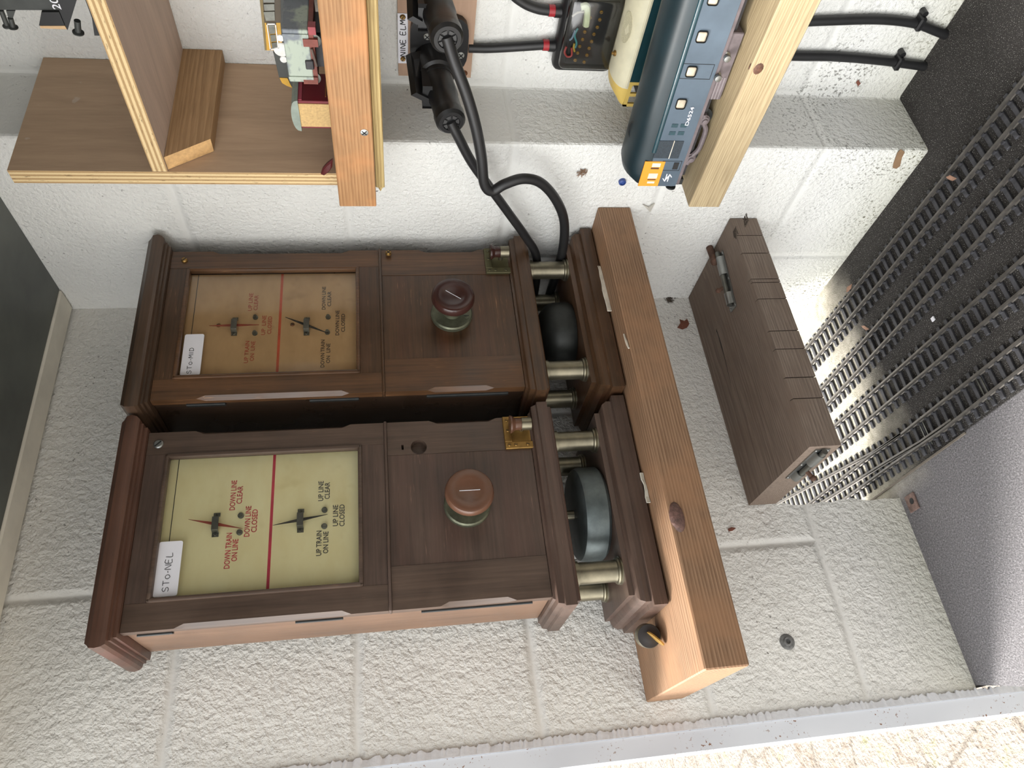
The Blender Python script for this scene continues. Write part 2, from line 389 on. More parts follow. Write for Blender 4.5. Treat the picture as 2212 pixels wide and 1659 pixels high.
def instrument(cx, D, label, wood, dial, texts, needles, tape, pdx, second):
    zb = .4518
    R = thing('block_instrument', label, 'railway instrument', (cx, D, zb), 'wooden signal box instruments on the plank')
    wz, wx, wd, wcap = wood
    P = lambda dx, dy, dz: (cx + dx, D + dy, zb + dz)
    H = .1155
    q = .0
    def ring(name, prof, m, yb, dx=0):
        MBx = MB(); MBx.stack([(o_, zb + z_) for o_, z_ in prof], cx + dx, H, D, D + yb); return MBx.build(name, m, R, ang=25)
    ring('plinth', [(.014, 0), (.019, .003), (.019, .0192), (.0135, .0198), (.0135, .0262), (.0125, .0275), (.0105, .0312), (.006, .0335), (.0025, .0345), (.0025, .041)], wx, .120, pdx)
    ring('base_moulding', [(.004, .0985), (.0075, .0985), (.0085, .1), (.0085, .103), (.0135, .104), (.0135, .1172), (.0105, .1185), (.0105, .1195), (.009, .1245), (.004, .126), (.002, .1285)], wx, .112)
    ring('cornice', [(.001, .584), (.005, .5845), (.005, .588), (.0085, .5885), (.0085, .591), (.0125, .592), (.0152, .595), (.0165, .600), (.0155, .606), (.0122, .609), (.010, .6122)], wcap, .112)
    MB().box(*sum(([cx - .1125, cx + .1125], [D + .0128, D + .107], [zb + .1285, zb + .5842]), []), .001).build('case', wd, R)
    for sx in (-1, 1):
        for yy in (.014, .092):
            bb = MB(); bb.lathe([(.0165, .0405), (.0165, .0425), (.0152, .0432), (.0160, .0445), (.0152, .0462), (.0133, .047), (.0128, .05), (.0128, .092), (.0145, .0925), (.0145, .0987)], P(sx * .0858 + pdx * .5, yy, 0), (0, 0, 1), 28)
            bb.build('pillar_foot', m_nickel, R)
    # glazed upper door: stiles with stopped chamfers, rails, bead, glass
    def stile(bb, x0, x1, z0, z1, s):
        ci = .0045
        zs = [z0, z0 + .040, z0 + .050, z1 - .062, z1 - .052, z1]; ins = [0, 0, ci, ci, 0, 0]
        inner, outer = (x1, x0) if s < 0 else (x0, x1)
        rings = [[P(outer + (i_ if s < 0 else -i_), 0, z_), P(inner, 0, z_), P(inner, .0115, z_), P(outer, .0115, z_), P(outer, min(.0115, i_ * 1.3), z_)] for z_, i_ in zip(zs, ins)]
        bb.loft(rings)
    dr = MB(); stile(dr, -.1155, -.0865, .3105, .5835, -1); door = dr.build('glazed_door', wz, R)
    dr = MB(); stile(dr, .0865, .1155, .3105, .5835, 1); dr.build('door_stile', wz, door)
    for z0, z1 in ((.5618, .5835), (.3105, .3372)): MB().box(cx - .0863, cx + .0863, D + .0003, D + .0115, zb + z0, zb + z1).build('door_rail', wx, door)
    fr = MB()
    for (x0, x1, z0, z1) in ((-.0865, .0865, .5570, .562), (-.0865, .0865, .337, .3420), (-.0865, -.0815, .337, .562), (.0815, .0865, .337, .562)):
        fr.box(cx + x0, cx + x1, D - .0026, D + .007, zb + z0, zb + z1, .0020, seg=2)
    fr.build('glazing_bead', wz, door)
    g = MB(); g.box(cx - .0835, cx + .0835, D + .0045, D + .0052, zb + .340, zb + .559); g.build('glass', m_glass, door)
    # lower door
    lo_ = MB(); stile(lo_, -.1155, -.0670, .1290, .3065, -1); st = lo_.build('lower_door', wz, R)
    lr = MB(); stile(lr, .0705, .1155, .1290, .3065, 1); lr = lr.build('right_stile', wz, st)
    MB().box(cx - .0667, cx + .0702, D + .0006, D + .0115, zb + .129, zb + .3065).build('centre_panel', wx, st)
    MB().box(cx - .1165, cx + .1165, D - .003, D + .012, zb + .3067, zb + .3103, .0014, seg=2).build('dividing_bead', wx, R)
    if second:
        cut = MB(); cut.cyl(P(.0800, -.01, .2685), P(.0800, .0105, .2685), .0098, 28); cut.box(cx + .0772, cx + .0842, D - .01, D + .0105, zb + .2868, zb + .2895); co = cut.build('cut', wz)
        bo = lr.modifiers.new('b', 'BOOLEAN'); bo.operation = 'DIFFERENCE'; bo.object = co; bo.solver = 'EXACT'
        co.location = -parent_loc(lr) + parent_loc(lr)
        bpy.context.view_layer.update()
        me = bpy.data.meshes.new_from_object(lr.evaluated_get(bpy.context.evaluated_depsgraph_get()))
        lr.modifiers.clear(); lr.data = me; bpy.data.objects.remove(co)
        for p in me.polygons: p.use_smooth = False
        bb = MB(); bb.box(cx + .069, cx + .093, D + .0107, D + .0114, zb + .257, zb + .291); bb.build('keyhole_backing', m_ink, st)
    # dial
    dy = .0118
    dp = MB().box(cx - .0845, cx + .0845, D + dy, D + dy + .0008, zb + .3385, zb + .5605).build('dial_plate', dial, R)
    ys = D + dy - .0002
    cred, cblk, line_c = texts[0]
    MB().box(cx - .0845, cx + .0845, ys, ys + .0003, zb + .4392, zb + .4424).build('dividing_line', line_c, dp)
    MB().box(cx - .0845, cx + .0845, ys, ys + .0003, zb + .5492, zb + .5500).build('border_line', m_ink, dp)
    K = 740 / 2212
    ox, oy = (150, 880) if second else (150, 480)
    for s, col, px, py, ya, yb_, hh in texts[1]:
        c_ = Y(ox + px * K, oy + py * K, D + dy); a_ = Y(ox + px * K, oy + ya * K, D + dy); e_ = Y(ox + px * K, oy + yb_ * K, D + dy)
        text_mesh(s, c_.x, c_.z, abs(e_.x - a_.x), hh, ys, 'lettering', cred if col == 'r' else cblk, dp, .016)
    for (px, py, ang, mn, pins, scr) in needles:
        c_ = Y(ox + px * K, oy + py * K, D + dy - .005)
        nb = MB(); needle(nb, (c_.x, D + dy - .0035, c_.z), ang, .0308, .0019, .0006); nb.build('needle', mn, dp)
        sb = MB(); hl = .0142; y1 = D + dy; w_ = .0036
        pr = [(-hl, 0), (-hl + .0045, 0), (-hl + .0065, -.0062), (hl - .0065, -.0062), (hl - .0045, 0), (hl, 0)]
        sb.loft([[(c_.x + a_, y1 + d_ - .0011, c_.z - w_), (c_.x + a_, y1 + d_ - .0011, c_.z + w_), (c_.x + a_, y1 + d_, c_.z + w_), (c_.x + a_, y1 + d_, c_.z - w_)] for a_, d_ in pr])
        for s_ in (-1, 1): screw(sb, (c_.x + s_ * (hl - .0025), y1 - .0011, c_.z), (0, -1, 0), .0018, 0, (1, 0, .4), 1)
        sb.build('needle_bracket', [m_dsteel, m_ink], dp)
        for (qx, qy) in pins:
            p_ = Y(ox + qx * K, oy + qy * K, D + dy - .002)
            pb = MB(); pb.lathe([(.0034, 0), (.0034, .0018), (.0022, .0022), (.0022, .0050), (0, .0052)], (p_.x, y1, p_.z), (0, -1, 0), 14); pb.build('stop_pin', m_dsteel, dp)
        if scr:
            p_ = Y(ox + scr[0] * K, oy + scr[1] * K, D + dy)
            pb = MB(); screw(pb, (p_.x, y1, p_.z), (0, -1, 0), .0028, 0, (.5, 0, 1), 1); pb.build('dial_screw', [plain('rusty_screw', (110, 70, 44), .5, .5), m_ink], dp)
    # paper label stuck on the glass
    (pa, pb_), word = tape
    a_ = Y(ox + pa[0] * K, oy + pa[1] * K, D + .004); e_ = Y(ox + pb_[0] * K, oy + pb_[1] * K, D + .004)
    lb = MB(); x0, x1, z0, z1 = a_.x, e_.x, e_.z, a_.z; r_ = .0025
    poly = [(xx + r_ * math.cos(th), zz + r_ * math.sin(th)) for xx, zz, t0 in ((x1 - r_, z1 - r_, 0), (x0 + r_, z1 - r_, 1), (x0 + r_, z0 + r_, 2), (x1 - r_, z0 + r_, 3)) for th in [PI / 2 * (t0 + k / 4) for k in range(5)]]
    lb.prism(poly, 1, D + .0038, D + .0044); lab = lb.build('paper_label', m_white, R, smooth=False)
    lab['label'] = 'white paper sticker'
    ww = x1 - x0
    wx0 = word[1]
    scrawl(word[0], (x0 + ww * wx0[0], D + .0037, z1 - (z1 - z0) * wx0[1]), (1, 0, wx0[4]), (0, 0, 1), ww * wx0[2], (z1 - z0) * wx0[3], ww * .024, .00032, 'handwriting', m_ink, lab)
    # commutator knob
    bb = MB(); bb.lathe([(.0278, 0), (.0278, .0055), (.0262, .0075), (.0125, .008), (.0115, .012), (.0115, .03)], P(.0005, 0, .2155), (0, -1, 0), 36)
    for k in range(1):
        screw(bb, P(.0205 * math.cos(-.5) * -.4, -.0078, .2155 - .019), (0, -1, 0), .004, 0, (0, 0, 1), 1)
    kb = bb.build('knob_base', [m_kbase, m_ink], R)
    bb = MB(); bb.lathe([(.0115, .026), (.020, .029), (.0265, .0335), (.0283, .038), (.0278, .0425), (.0262, .0455), (.0235, .0466), (.014, .0455), (.0125, .0448), (0, .0448)], P(.0005, 0, .2155), (0, -1, 0), 40)
    hd = bb.build('knob_head', m_knob2 if second else m_knob, R)
    nb = MB(); e0 = Vector(P(.0005, -.0453, .2155)); u = Vector((.0, 0, 1)) if second else Vector((-.6, 0, -.8)); L_ = .0118
    nb.hexa([e0 + u * L_ + Vector((a, 0, 0)) for a in (-.0003, .0003)] + [e0 - u * L_ + Vector((a, 0, 0)) for a in (.0003, -.0003)], [e0 + u * L_ + Vector((a, .0007, 0)) for a in (-.0003, .0003)] + [e0 - u * L_ + Vector((a, .0007, 0)) for a in (.0003, -.0003)])
    nb.build('index_line', m_white, hd)
    # brass plunger plate
    mt = m_brass if second else plain('green_brass', (92, 88, 62), .5, .6)
    bb = MB(); x0, x1, z0, z1 = .0700, .1152, .1265, .1618
    bb.box(cx + x0, cx + x1, D - .0015, D, zb + z0, zb + z1); bb.box(cx + x0, cx + x0 + .0095, D - .0035, D - .0014, zb + z0, zb + z1, .0006); bb.box(cx + x0 + .0093, cx + x1, D - .0035, D - .0014, zb + z1 - .0095, zb + z1, .0006)
    for (a_, c_) in ((x0 + .005, z1 - .005), (x0 + .005, z0 + .007), (x0 + .005, z0 + .022), (x1 - .006, z1 - .005), (x1 - .02, z1 - .005)):
        screw(bb, P(a_, -.0034, c_), (0, -1, 0), .0022, 0, (.3, 0, 1), 1)
    pl = bb.build('plunger_plate', [mt, m_ink], R)
    bb = MB(); px_ = .0968
    bb.lathe([(.0112, 0), (.0112, .002), (.0078, .0065), (.0078, .0135), (.0072, .015)], P(px_, -.0165, .1555), (0, 0, -1), 24); bb.build('plunger_knob', m_knob2 if second else m_knob, pl)
    bb = MB(); bb.cyl(P(px_, -.0165, .1412), P(px_, -.0165, .1290), .0083, 22); bb.cyl(P(px_, -.0165, .139), P(px_, 0, .139), .0035, 12); bb.build('plunger_collar', m_nickel, pl)
    # hinges on the left side
    for z0, z1 in ((.535, .57), (.36, .41), (.15, .275)) if second else ((.50, .545), (.34, .40), (.15, .255)):
        bb = MB(); bb.box(cx - .1165, cx - .1120, D + .0108, D + .0175, zb + z0, zb + z1); bb.cyl(P(-.1165, .0122, z0), P(-.1165, .0122, z1), .0014, 10); bb.build('hinge', m_dark, R)
    bb = MB()
    if second:
        screw(bb, P(.1000, -.0002, .5715), (0, -1, 0), .0056, 0, (1, 0, -1), 1, .002)
    else:
        screw(bb, P(.1000, -.0002, .5665), (0, -1, 0), .004, 0, (1, 0, -1), 1, .003)
        screw(bb, P(.1065, -.003, .2965), (0, -1, 0), .0042, 0, None, 1, .004)
    bb.build('screw', [m_steel if second else m_brass, m_ink], R)
    # bell between the feet
    bb = MB()
    if second: bb.lathe([(.002, .034), (.052, .034), (.0575, .031), (.0595, .026), (.0595, .004), (.056, .0), (.02, 0)], P(0, .055, .0415), (0, 0, 1), 48)
    else: bb.lathe([(.001, .046), (.02, .0455), (.036, .042), (.045, .035), (.0495, .024), (.0505, .006), (.048, 0), (.02, 0)], P(0, .058, .0415), (0, 0, 1), 48)
    bl = bb.build('bell', plain('grey_bell_metal', (92, 100, 100), .42, .55, .2, 50) if second else plain('dark_bell_metal', (52, 54, 52), .5, .5, .2, 50), R)
    bb = MB(); bb.cyl(P(0, .055, .075), P(0, .055, .0985), .006, 14); bb.build('bell_post', m_nickel, bl)
    if second:
        bb = MB(); bb.cyl(P(.0, .105, .05), P(.035, .105, .05), .0075, 16); bb.build('coil', m_dark, R)
    return R

m_knob = plain('brown_turned_wood', (58, 34, 30), .22, 0, .1, 30)
m_knob2 = plain('worn_brown_wood', (98, 68, 52), .3, 0, .12, 30)
m_kbase = plain('knob_metal', (104, 106, 88), .42, .65, .25, 60)
t = NT('window_glass'); t.t.nodes.remove(t.b)
out = t.t.nodes['Material Output']
lw = t.n('Fresnel', i_IOR=1.45); tr = t.n('BsdfTransparent', i_Color=(.97, .98, .96, 1)); gl = t.n('BsdfGlossy', i_Color=(1, 1, 1, 1), i_Roughness=.10)
mx = t.n('MixShader', i_0=t.math('MULTIPLY', lw.outputs[0], .35), i_1=tr.outputs[0], i_2=gl.outputs[0]); t.t.links.new(mx.outputs[0], out.inputs[0]); m_glass = t.m

def dialmat(name, a, bcol, spot):
    t = NT(name); n_ = t.noise(t.obj((1, 1, 2)), 22, 4, .6)
    c_ = t.ramp(n_, [(.3, srgb(*a)), (.7, srgb(*bcol))]); c_ = t.mix(t.bw(t.noise(t.obj(), 30, 2), .62, .72, 0, .5), c_, srgb(*spot))
    return t.done(c_, .6, 0, .3)
w1 = (hardwood('mahogany_upright', (52, 36, 24), (104, 72, 46), 2, .36, 1.0, (170, 126, 84)), hardwood('mahogany_across', (47, 33, 22), (88, 62, 41), 0, .36, 2.0, (160, 120, 84), (84, 50, 36)),
      hardwood('shaded_mahogany_case', (40, 30, 23), (62, 46, 34), 2, .3, 3.0), hardwood('mahogany_cap', (52, 40, 31), (88, 67, 51), 0, .36, 4.0))  # first case's colour darkened to stand in for shade on its side
w2 = (hardwood('dark_mahogany_upright', (60, 48, 41), (96, 78, 66), 2, .4, 5.0, (140, 104, 80)), hardwood('dark_mahogany_across', (58, 46, 40), (92, 74, 64), 0, .4, 6.0, (134, 104, 88), (84, 60, 52)),
      hardwood('lit_side_mahogany', (98, 74, 58), (128, 100, 80), 2, .42, 7.0), hardwood('dark_mahogany_cap', (66, 48, 40), (98, 68, 54), 0, .4, 8.0, None, (92, 50, 42)))  # second case's colour lightened for the light falling on its side
d1 = dialmat('tan_dial', (176, 140, 102), (192, 156, 116), (152, 116, 80)); d2 = dialmat('cream_dial', (218, 204, 160), (226, 216, 176), (204, 188, 142))
r1 = plain('faded_red_ink', (166, 72, 50), .6); r2 = plain('crimson_ink', (188, 62, 76), .6); k1 = plain('brown_black_ink', (52, 40, 32), .6); k2 = plain('charcoal_ink', (62, 60, 62), .6)
dn = math.atan2
instrument(.5925, .8135, 'warm brown wooden instrument with tan dial, the one nearer the corner', w1, d1,
    ((r1, k1, plain('red_rule', (186, 74, 44), .6)), [('UP LINE', 'r', 1170, 515, 572, 458, .0052), ('CLEAR', 'r', 1205, 520, 570, 472, .0052), ('UP TRAIN', 'r', 1145, 838, 910, 768, .0052), ('ON  LINE', 'r', 1182, 832, 895, 768, .0052),
     ('UP  LINE', 'r', 1255, 665, 728, 603, .0052), ('CLOSED', 'r', 1293, 665, 722, 608, .0052), ('DOWN LINE', 'k', 1643, 490, 563, 415, .0050), ('CLEAR', 'k', 1678, 495, 543, 447, .0050),
     ('DOWN TRAIN', 'k', 1635, 848, 938, 760, .0050), ('ON  LINE', 'k', 1671, 846, 910, 783, .0050), ('DOWN LINE', 'k', 1730, 650, 730, 570, .0050), ('CLOSED', 'k', 1767, 650, 708, 592, .0050)]),
    [(1063, 661, .0, plain('red_needle', (140, 56, 42), .5), [(1200, 612), (1196, 714)], (963, 667)), (1530, 660, 0.46, plain('black_needle', (34, 32, 32), .5), [(1670, 610), (1665, 708)], (1440, 662))],
    (((712, 990), (872, 722)), ('STO-MID', (.03, .55, .082, .22, .0))), .0035, False)
instrument(.3255, .8280, 'reddish dark wooden instrument with cream dial, the one nearer the door opening', w2, d2,
    ((r2, k2, plain('crimson_rule', (182, 50, 74), .6)), [('DOWN LINE', 'r', 1058, 567, 662, 470, .0063), ('CLEAR', 'r', 1100, 565, 622, 508, .0063), ('DOWN TRAIN', 'r', 1024, 925, 1040, 810, .0063), ('ON LINE', 'r', 1068, 922, 993, 850, .0063),
     ('DOWN LINE', 'r', 1151, 735, 833, 636, .0063), ('CLOSED', 'r', 1195, 732, 805, 658, .0063), ('UP LINE', 'k', 1624, 540, 605, 476, .0060), ('CLEAR', 'k', 1665, 538, 592, 484, .0060),
     ('UP TRAIN', 'k', 1611, 877, 958, 796, .0060), ('ON LINE', 'k', 1655, 872, 943, 802, .0060), ('UP LINE', 'k', 1718, 698, 767, 630, .0060), ('CLOSED', 'k', 1760, 697, 768, 627, .0060)]),
    [(942, 750, .245, plain('red_needle2', (138, 60, 48), .5), [(1106, 697), (1097, 805)], None), (1490, 723, -.15, plain('black_needle2', (44, 42, 42), .5), [(1647, 660), (1645, 765)], None)],
    (((535, 1228), (735, 860)), ('STO-NEL', (.08, .62, .088, .26, .0))), -.0035, True)
# ------------------------------------------------------------------ hatch board over the rail opening
m_hatch = softwood('weathered_hatch_board', (130, 116, 104), (98, 85, 76), 0, .0026, (0, .92, .10), .7, (112, 96, 84), .7, .007, fine=.6)
HX0, HX1, HY0, HY1, HZ0, HZ1 = .3545, .7335, .777, .9705, .2005, .2432
cuts = [Y(1440 + x * .33454, 440 + y * .33454, HY0).x for x, y in ((472, 205), (490, 320), (540, 487), (548, 510), (582, 616), (662, 823), (706, 940), (764, 1125), (816, 1260))]
pl = [(HX0, HY1), (HX0, HY0)]
for i, c in enumerate(sorted(cuts)):
    k = .0055 if i % 2 else .0085
    pl += [(c - .0006, HY0), (c + .0012, HY0 + k), (c + .0022, HY0 + k * .9), (c + .0008, HY0)]
pl += [(HX1, HY0), (HX1, HY1)]
b = MB(); b.prism(pl, 2, HZ0, HZ1); hatch = b.build('hatch_board', m_hatch, smooth=False)
tag(hatch, 'weathered brown board with saw cuts along its front edge above the rail opening', 'board')
s0 = [Z(1380 + x * .1989, 560 + y * .1989, HZ1) for x, y in ((838, 745), (905, 960), (1018, 1415))]
b = MB(); b.tube([Vector((p.x, p.y, HZ1 - .0004)) for p in s0], [.0004, .0016, .0012, .0012, .0014, .0016, .0016, .0012, .0011, .0010, .0009, .0007, .0003], 6, 6, flat=.4)
b.build('crack', m_ink, hatch)
def barrel_bolt(name, label, a, u, n, L, parent_knob, wd=.020):
    """tower bolt: plate, two keeps, rod, knob.  a = start, u = along, n = out of the board"""
    a, u, n = Vector(a), Vector(u).normalized(), Vector(n).normalized(); v = u.cross(n)
    R = thing(name, label, 'bolt', a)
    def slab(bb, t0, t1, w0, w1, h0, h1):
        bb.hexa([a + u * t0 + v * w0 + n * h0, a + u * t1 + v * w0 + n * h0, a + u * t1 + v * w1 + n * h0, a + u * t0 + v * w1 + n * h0],
                [a + u * t0 + v * w0 + n * h1, a + u * t1 + v * w0 + n * h1, a + u * t1 + v * w1 + n * h1, a + u * t0 + v * w1 + n * h1])
    bb = MB(); slab(bb, 0, L, -wd / 2, wd / 2, .0003, .0016); bb.build('back_plate', m_steel, R)
    for t0, t1 in ((L * .08, L * .40), (L * .72, L * .92)):
        bb = MB(); n_ = 10
        ring = [[a + u * t + v * (.0068 * math.cos(PI * k / n_)) + n * (.0016 + .0082 * math.sin(PI * k / n_)) for k in range(n_ + 1)] + [a + u * t + v * (.0054 * math.cos(PI * k / n_)) + n * (.0014 + .0068 * math.sin(PI * k / n_)) for k in range(n_, -1, -1)] for t in (t0, t1)]
        bb.loft(ring); bb.build('keep', m_steel, R)
    bb = MB(); bb.cyl(a + u * (-L * .02) + n * .0052, a + u * (L * .93) + n * .0052, .0038, 14); rod = bb.build('rod', m_dsteel, R)
    bb = MB(); k0 = a + u * (L * .60) + n * .005; bb.cyl(k0, k0 + parent_knob * .012, .0028, 10); bb.sphere(k0 + parent_knob * .0145, .0042, seg=10, rings=6); bb.build('knob', m_rust, rod)
    for t_ in (L * .04, L * .5, L * .96):
        for s_ in (-1, 1):
            bb = MB(); screw(bb, a + u * t_ + v * (s_ * wd * .40) + n * .0016, n, .0021, 0, u + v, 1); bb.build('screw', [m_steel, m_ink], R)
    return R
e0 = X(1747, 972, HX0); e1 = X(1688, 1060, HX0)
barrel_bolt('barrel_bolt', 'zinc barrel bolt on the sawn end of the hatch board beside the opening', (HX0, e0.y - .002, .2215), (0, 1, 0), (-1, 0, 0), .088, Vector((-.85, 0, -.5)))
q0 = Z(1557, 548, HZ1); q1 = Z(1586, 668, HZ1)
barrel_bolt('barrel_bolt', 'zinc barrel bolt with rusty knob on top of the hatch board by the right wall', (q0.x, q0.y, HZ1), (-1, (q1.y - q0.y) / (q0.x - q1.x), 0), (0, 0, 1), (q1 - q0).length, Vector((.15, .85, .45)))
tag(MB().cyl((.7345, q0.y + .012, HZ1 + .008), (.705, q0.y + .009, HZ1 + .009), .0055, 12).sphere((.704, q0.y + .009, HZ1 + .009), .0065).build('rusty_peg', m_rust), 'rusty peg at the wall end of the bolt on the hatch board', 'peg')

# ------------------------------------------------------------------ model railway tracks
m_rail = plain('weathered_rail', (104, 100, 95), .4, .6, .2, 90); m_sleeper = plain('black_sleeper', (66, 66, 70), .62, 0, .25, 120, bump=.3)
def rail(pts, name, parent, h=.0075, z0=.0036):
    pts = [Vector(p) for p in pts]; pts = [Vector((p.x, p.y, 0)) for p in pts]
    sec = [(-.0017, 0), (.0017, 0), (.0017, .001), (.0006, .0016), (.0006, .0052), (.0013, .0058), (.0013, h), (-.0013, h), (-.0013, .0058), (-.0006, .0052), (-.0006, .0016), (-.0017, .001)]
    bb = MB(); bb.loft([[(p.x + a, p.y, z0 + c) for a, c in sec] for p in pts]); return bb.build(name, m_rail, parent, ang=30)
def sleeper_mesh(parent, y, x0, x1, rails, wd=.0062):
    bb = MB(); bb.box(x0, x1, y - wd / 2, y + wd / 2, .0002, .0034, .0005)
    for r in rails: bb.box(r - .0036, r - .0014, y - .0026, y + .0026, .003, .0062); bb.box(r + .0014, r + .0036, y - .0026, y + .0026, .003, .0062)
    return bb.build('sleeper', m_sleeper, parent, smooth=False)
def track(label, xa, xb, ys, ye, sp, bed=False):
    """straight track; xa, xb = centre x at y .55 and y 1.05"""
    T = thing('model_track', label, 'railway track', (xa, ys, 0), 'model railway tracks on the floor board')
    cxf = lambda y: xa + (xb - xa) * (y - .55) / .5
    for s_ in (-1, 1): rail([(cxf(y) + s_ * .0157, y, 0) for y in (ys, .6, .9, 1.2, ye)], 'rail', T)
    y = ys + .01; first = None; n = 0
    while y < ye:
        if first is None:
            first = sleeper_mesh(T, y, cxf(y) - .0285, cxf(y) + .0285, (cxf(y) - .0157, cxf(y) + .0157)); y0 = y
        else:
            o = first.copy(); COL.objects.link(o); o.parent = T; o.location = (cxf(y) - cxf(y0) + rnd.uniform(-.0006, .0006), y - y0, 0); o.rotation_euler = (0, 0, 0)
        y += sp
    return T
track('model track nearest the right wall, running out through the opening', .6590, .6555, .30, 1.52, .0158)
track('model track next to the one along the right wall', .5820, .5710, .30, 1.52, .0158)
track('model track third from the right wall, next to the points', .4842, .4985, .30, 1.52, .0168)
T4 = thing('model_points', 'model track with a set of points, nearest the open felt floor', 'railway points', (.41, .3, 0))
kk = .1953; G = lambda x, y: Z(1780 + x * kk, 780 + y * kk, .0111)
def ext(pts):
    a, c = pts[0], pts[-1]
    return [a + (a - pts[1]) * ((a.y - .30) / max(pts[1].y - a.y, 1e-4))] + pts + [c + (c - pts[-2]) * ((1.5 - c.y) / max(c.y - pts[-2].y, 1e-4))]
rA = [G(1900, 0), G(850, 800), G(480, 1060), G(0, 1440)]; rC = [G(2212, 60), G(1300, 760), G(730, 1150), G(330, 1440)]
rA = [Vector((.4225, .62, 0))] + rA[1:]; rC = [Vector((.3945, .62, 0))] + rC[1:]
rB = [G(845, 803), G(560, 990), G(0, 1290)]; rD = [G(1400, 645), G(1060, 885), G(640, 1135), G(180, 1425)]
for r_ in (rA, rC): rail(ext(r_), 'rail', T4)
for r_ in (rB, rD): rail(r_ + [r_[-1] + (r_[-1] - r_[-2]) * ((1.5 - r_[-1].y) / (r_[-1].y - r_[-2].y))], 'blade_rail', T4)
y = .31
def lin(r_, y):
    r_ = ext(r_)
    for a, c in zip(r_, r_[1:]):
        if a.y <= y <= c.y: return a.x + (c.x - a.x) * (y - a.y) / max(c.y - a.y, 1e-6)
    return r_[-1].x
while y < 1.5:
    xr, xl = lin(rA, y), lin(rC, y); extra = max(0, lin(rB, y) - xr) if y > rB[0].y else 0
    sleeper_mesh(T4, y, xl - .0135, min(xr + extra + .0135, .4842 + .0286 * (y - .55) - .0298), (xl, xr)); y += .0164
for (x, y_) in ((.4085, .735), (.4085, .742), (.4085, .86), (.405, .868)):
    MB().box(x - .022, x + .022, y_ - .001, y_ + .001, .0034, .0046).build('tie_bar', m_dsteel, T4)
MB().box(.372, .3745, .80, 1.5, .0002, .0024).build('trackbed_edge', plain('cork_edge', (110, 102, 92), .8), T4)

# ------------------------------------------------------------------ lower plank with locomotive and railcar
m_yel = softwood('yellow_sawn_pine', (172, 156, 124), (134, 112, 82), 1, .0025, (.60, 0, .33), .6, None, .6, .004)
PZ = .377; PY = .6485
b = MB(); b.box(.6305, .7330, -.3, PY, .3365, PZ, .0012); lowp = b.build('timber_plank', m_yel)
tag(lowp, 'long pale yellow pine plank with a dark knot carrying the blue diesel locomotive', 'plank')
b = MB(); kp = X(1617, 148, .6305); b.sphere((.6340, kp.y, PZ - .0085), .0120, .36, 1.0, .75, 18, 10); b.build('knot', plain('brown_knot', (92, 62, 46), .6, 0, .35, 260, bump=.6), lowp)
b = MB(); b.box(.7335, WREC - .001, -.3, .618, .352, PZ, .001); tag(b.build('shelf_board', plain('rough_shelf_board', (150, 126, 90), .7)), 'narrow shelf board behind the pale plank under the white roofed railcar', 'shelf')

m_blue = plain('blue_paint_lit', (84, 97, 109), .42, 0, .10, 26); m_roofb = plain('blue_paint_shaded', (20, 38, 44), .45, 0, .18, 22)  # one blue paint: sides coloured as lit, roof coloured for its dark reflection
m_cab = plain('amber_cab_paint', (228, 150, 42), .45, 0, .05, 40); m_pane = plain('bright_pane', (226, 214, 196), .3, 0, .15, 60); m_under = plain('underframe_grime', (104, 94, 96), .6, 0, .2, 60)
m_und2 = plain('dark_running_gear', (52, 50, 52), .5, .2, .25, 80)
d = lambda x, y: (1320 + x * .15675, 200 + y * .15675)
e = lambda x, y: (1320 + x * .1537, y * .1537)
LS, LC = .648, .680
YAW = .088; LP = Vector((LC, .60, PZ)); LR = Matrix.Rotation(-YAW, 3, 'Z')
def SL(px, py, x=LS):
    """point on the locomotive's side (it stands slightly askew on the plank), in its own unturned frame"""
    dd = LR @ (RM.transposed() @ Vector(((px - CX) / FOC, (py - CY) / FOC, 1))); o_ = LR @ (EYE - LP) + LP
    return o_ + dd * ((x - o_.x) / dd.x)
R = thing('model_locomotive', 'grey blue diesel locomotive model numbered D6524 on the pale plank', 'model locomotive', (LC, .60, PZ)); R.rotation_euler = (0, 0, YAW)
LY0, LY1 = .2755, .6315
def half(hw, zt, k=1.0):
    pts = [(-hw, .0215), (-hw, .0600)]
    return pts
def section(hw, z0, zc, zt, n=8):
    """bottom-left round over the roof to bottom-right"""
    pts = [(-hw, z0), (-hw, zc)]
    for k in range(1, n): 
        a = PI * (1 - k / n); pts.append((hw * math.cos(a) * .985, zc + (zt - zc) * math.sin(a) ** .8))
    return pts + [(hw, zc), (hw, z0)]
b = MB(); sd = [(-.032, .0205), (-.032, .0600), (.032, .0600), (.032, .0205)]
b.loft([[(LC + x, y, PZ + z) for x, z in sd] for y in (LY0, LY1 - .004)] + [[(LC + x * .95, LY1, PZ + z) for x, z in sd]])
body = b.build('body', m_blue, R)
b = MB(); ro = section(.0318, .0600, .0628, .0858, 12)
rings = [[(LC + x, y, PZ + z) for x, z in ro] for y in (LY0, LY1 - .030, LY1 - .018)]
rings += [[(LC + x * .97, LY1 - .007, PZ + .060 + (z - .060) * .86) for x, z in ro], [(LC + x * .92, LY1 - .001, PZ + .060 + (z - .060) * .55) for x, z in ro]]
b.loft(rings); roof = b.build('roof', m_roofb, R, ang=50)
b = MB(); b.cyl((LS + .0014, LY0, PZ + .0615), (LS + .0014, LY1 - .05, PZ + .0612), .0030, 14); b.build('cantrail', plain('teal_cantrail', (36, 64, 72), .25), roof)
b = MB(); fan = SL(*d(320, 545), .671); b.lathe([(.0125, 0), (.0125, .0012), (.0105, .0014), (.0105, .0005), (0, .0004)], (.671, fan.y, PZ + .0826), (-.35, 0, 1), 24); b.build('roof_fan', m_dark, roof)
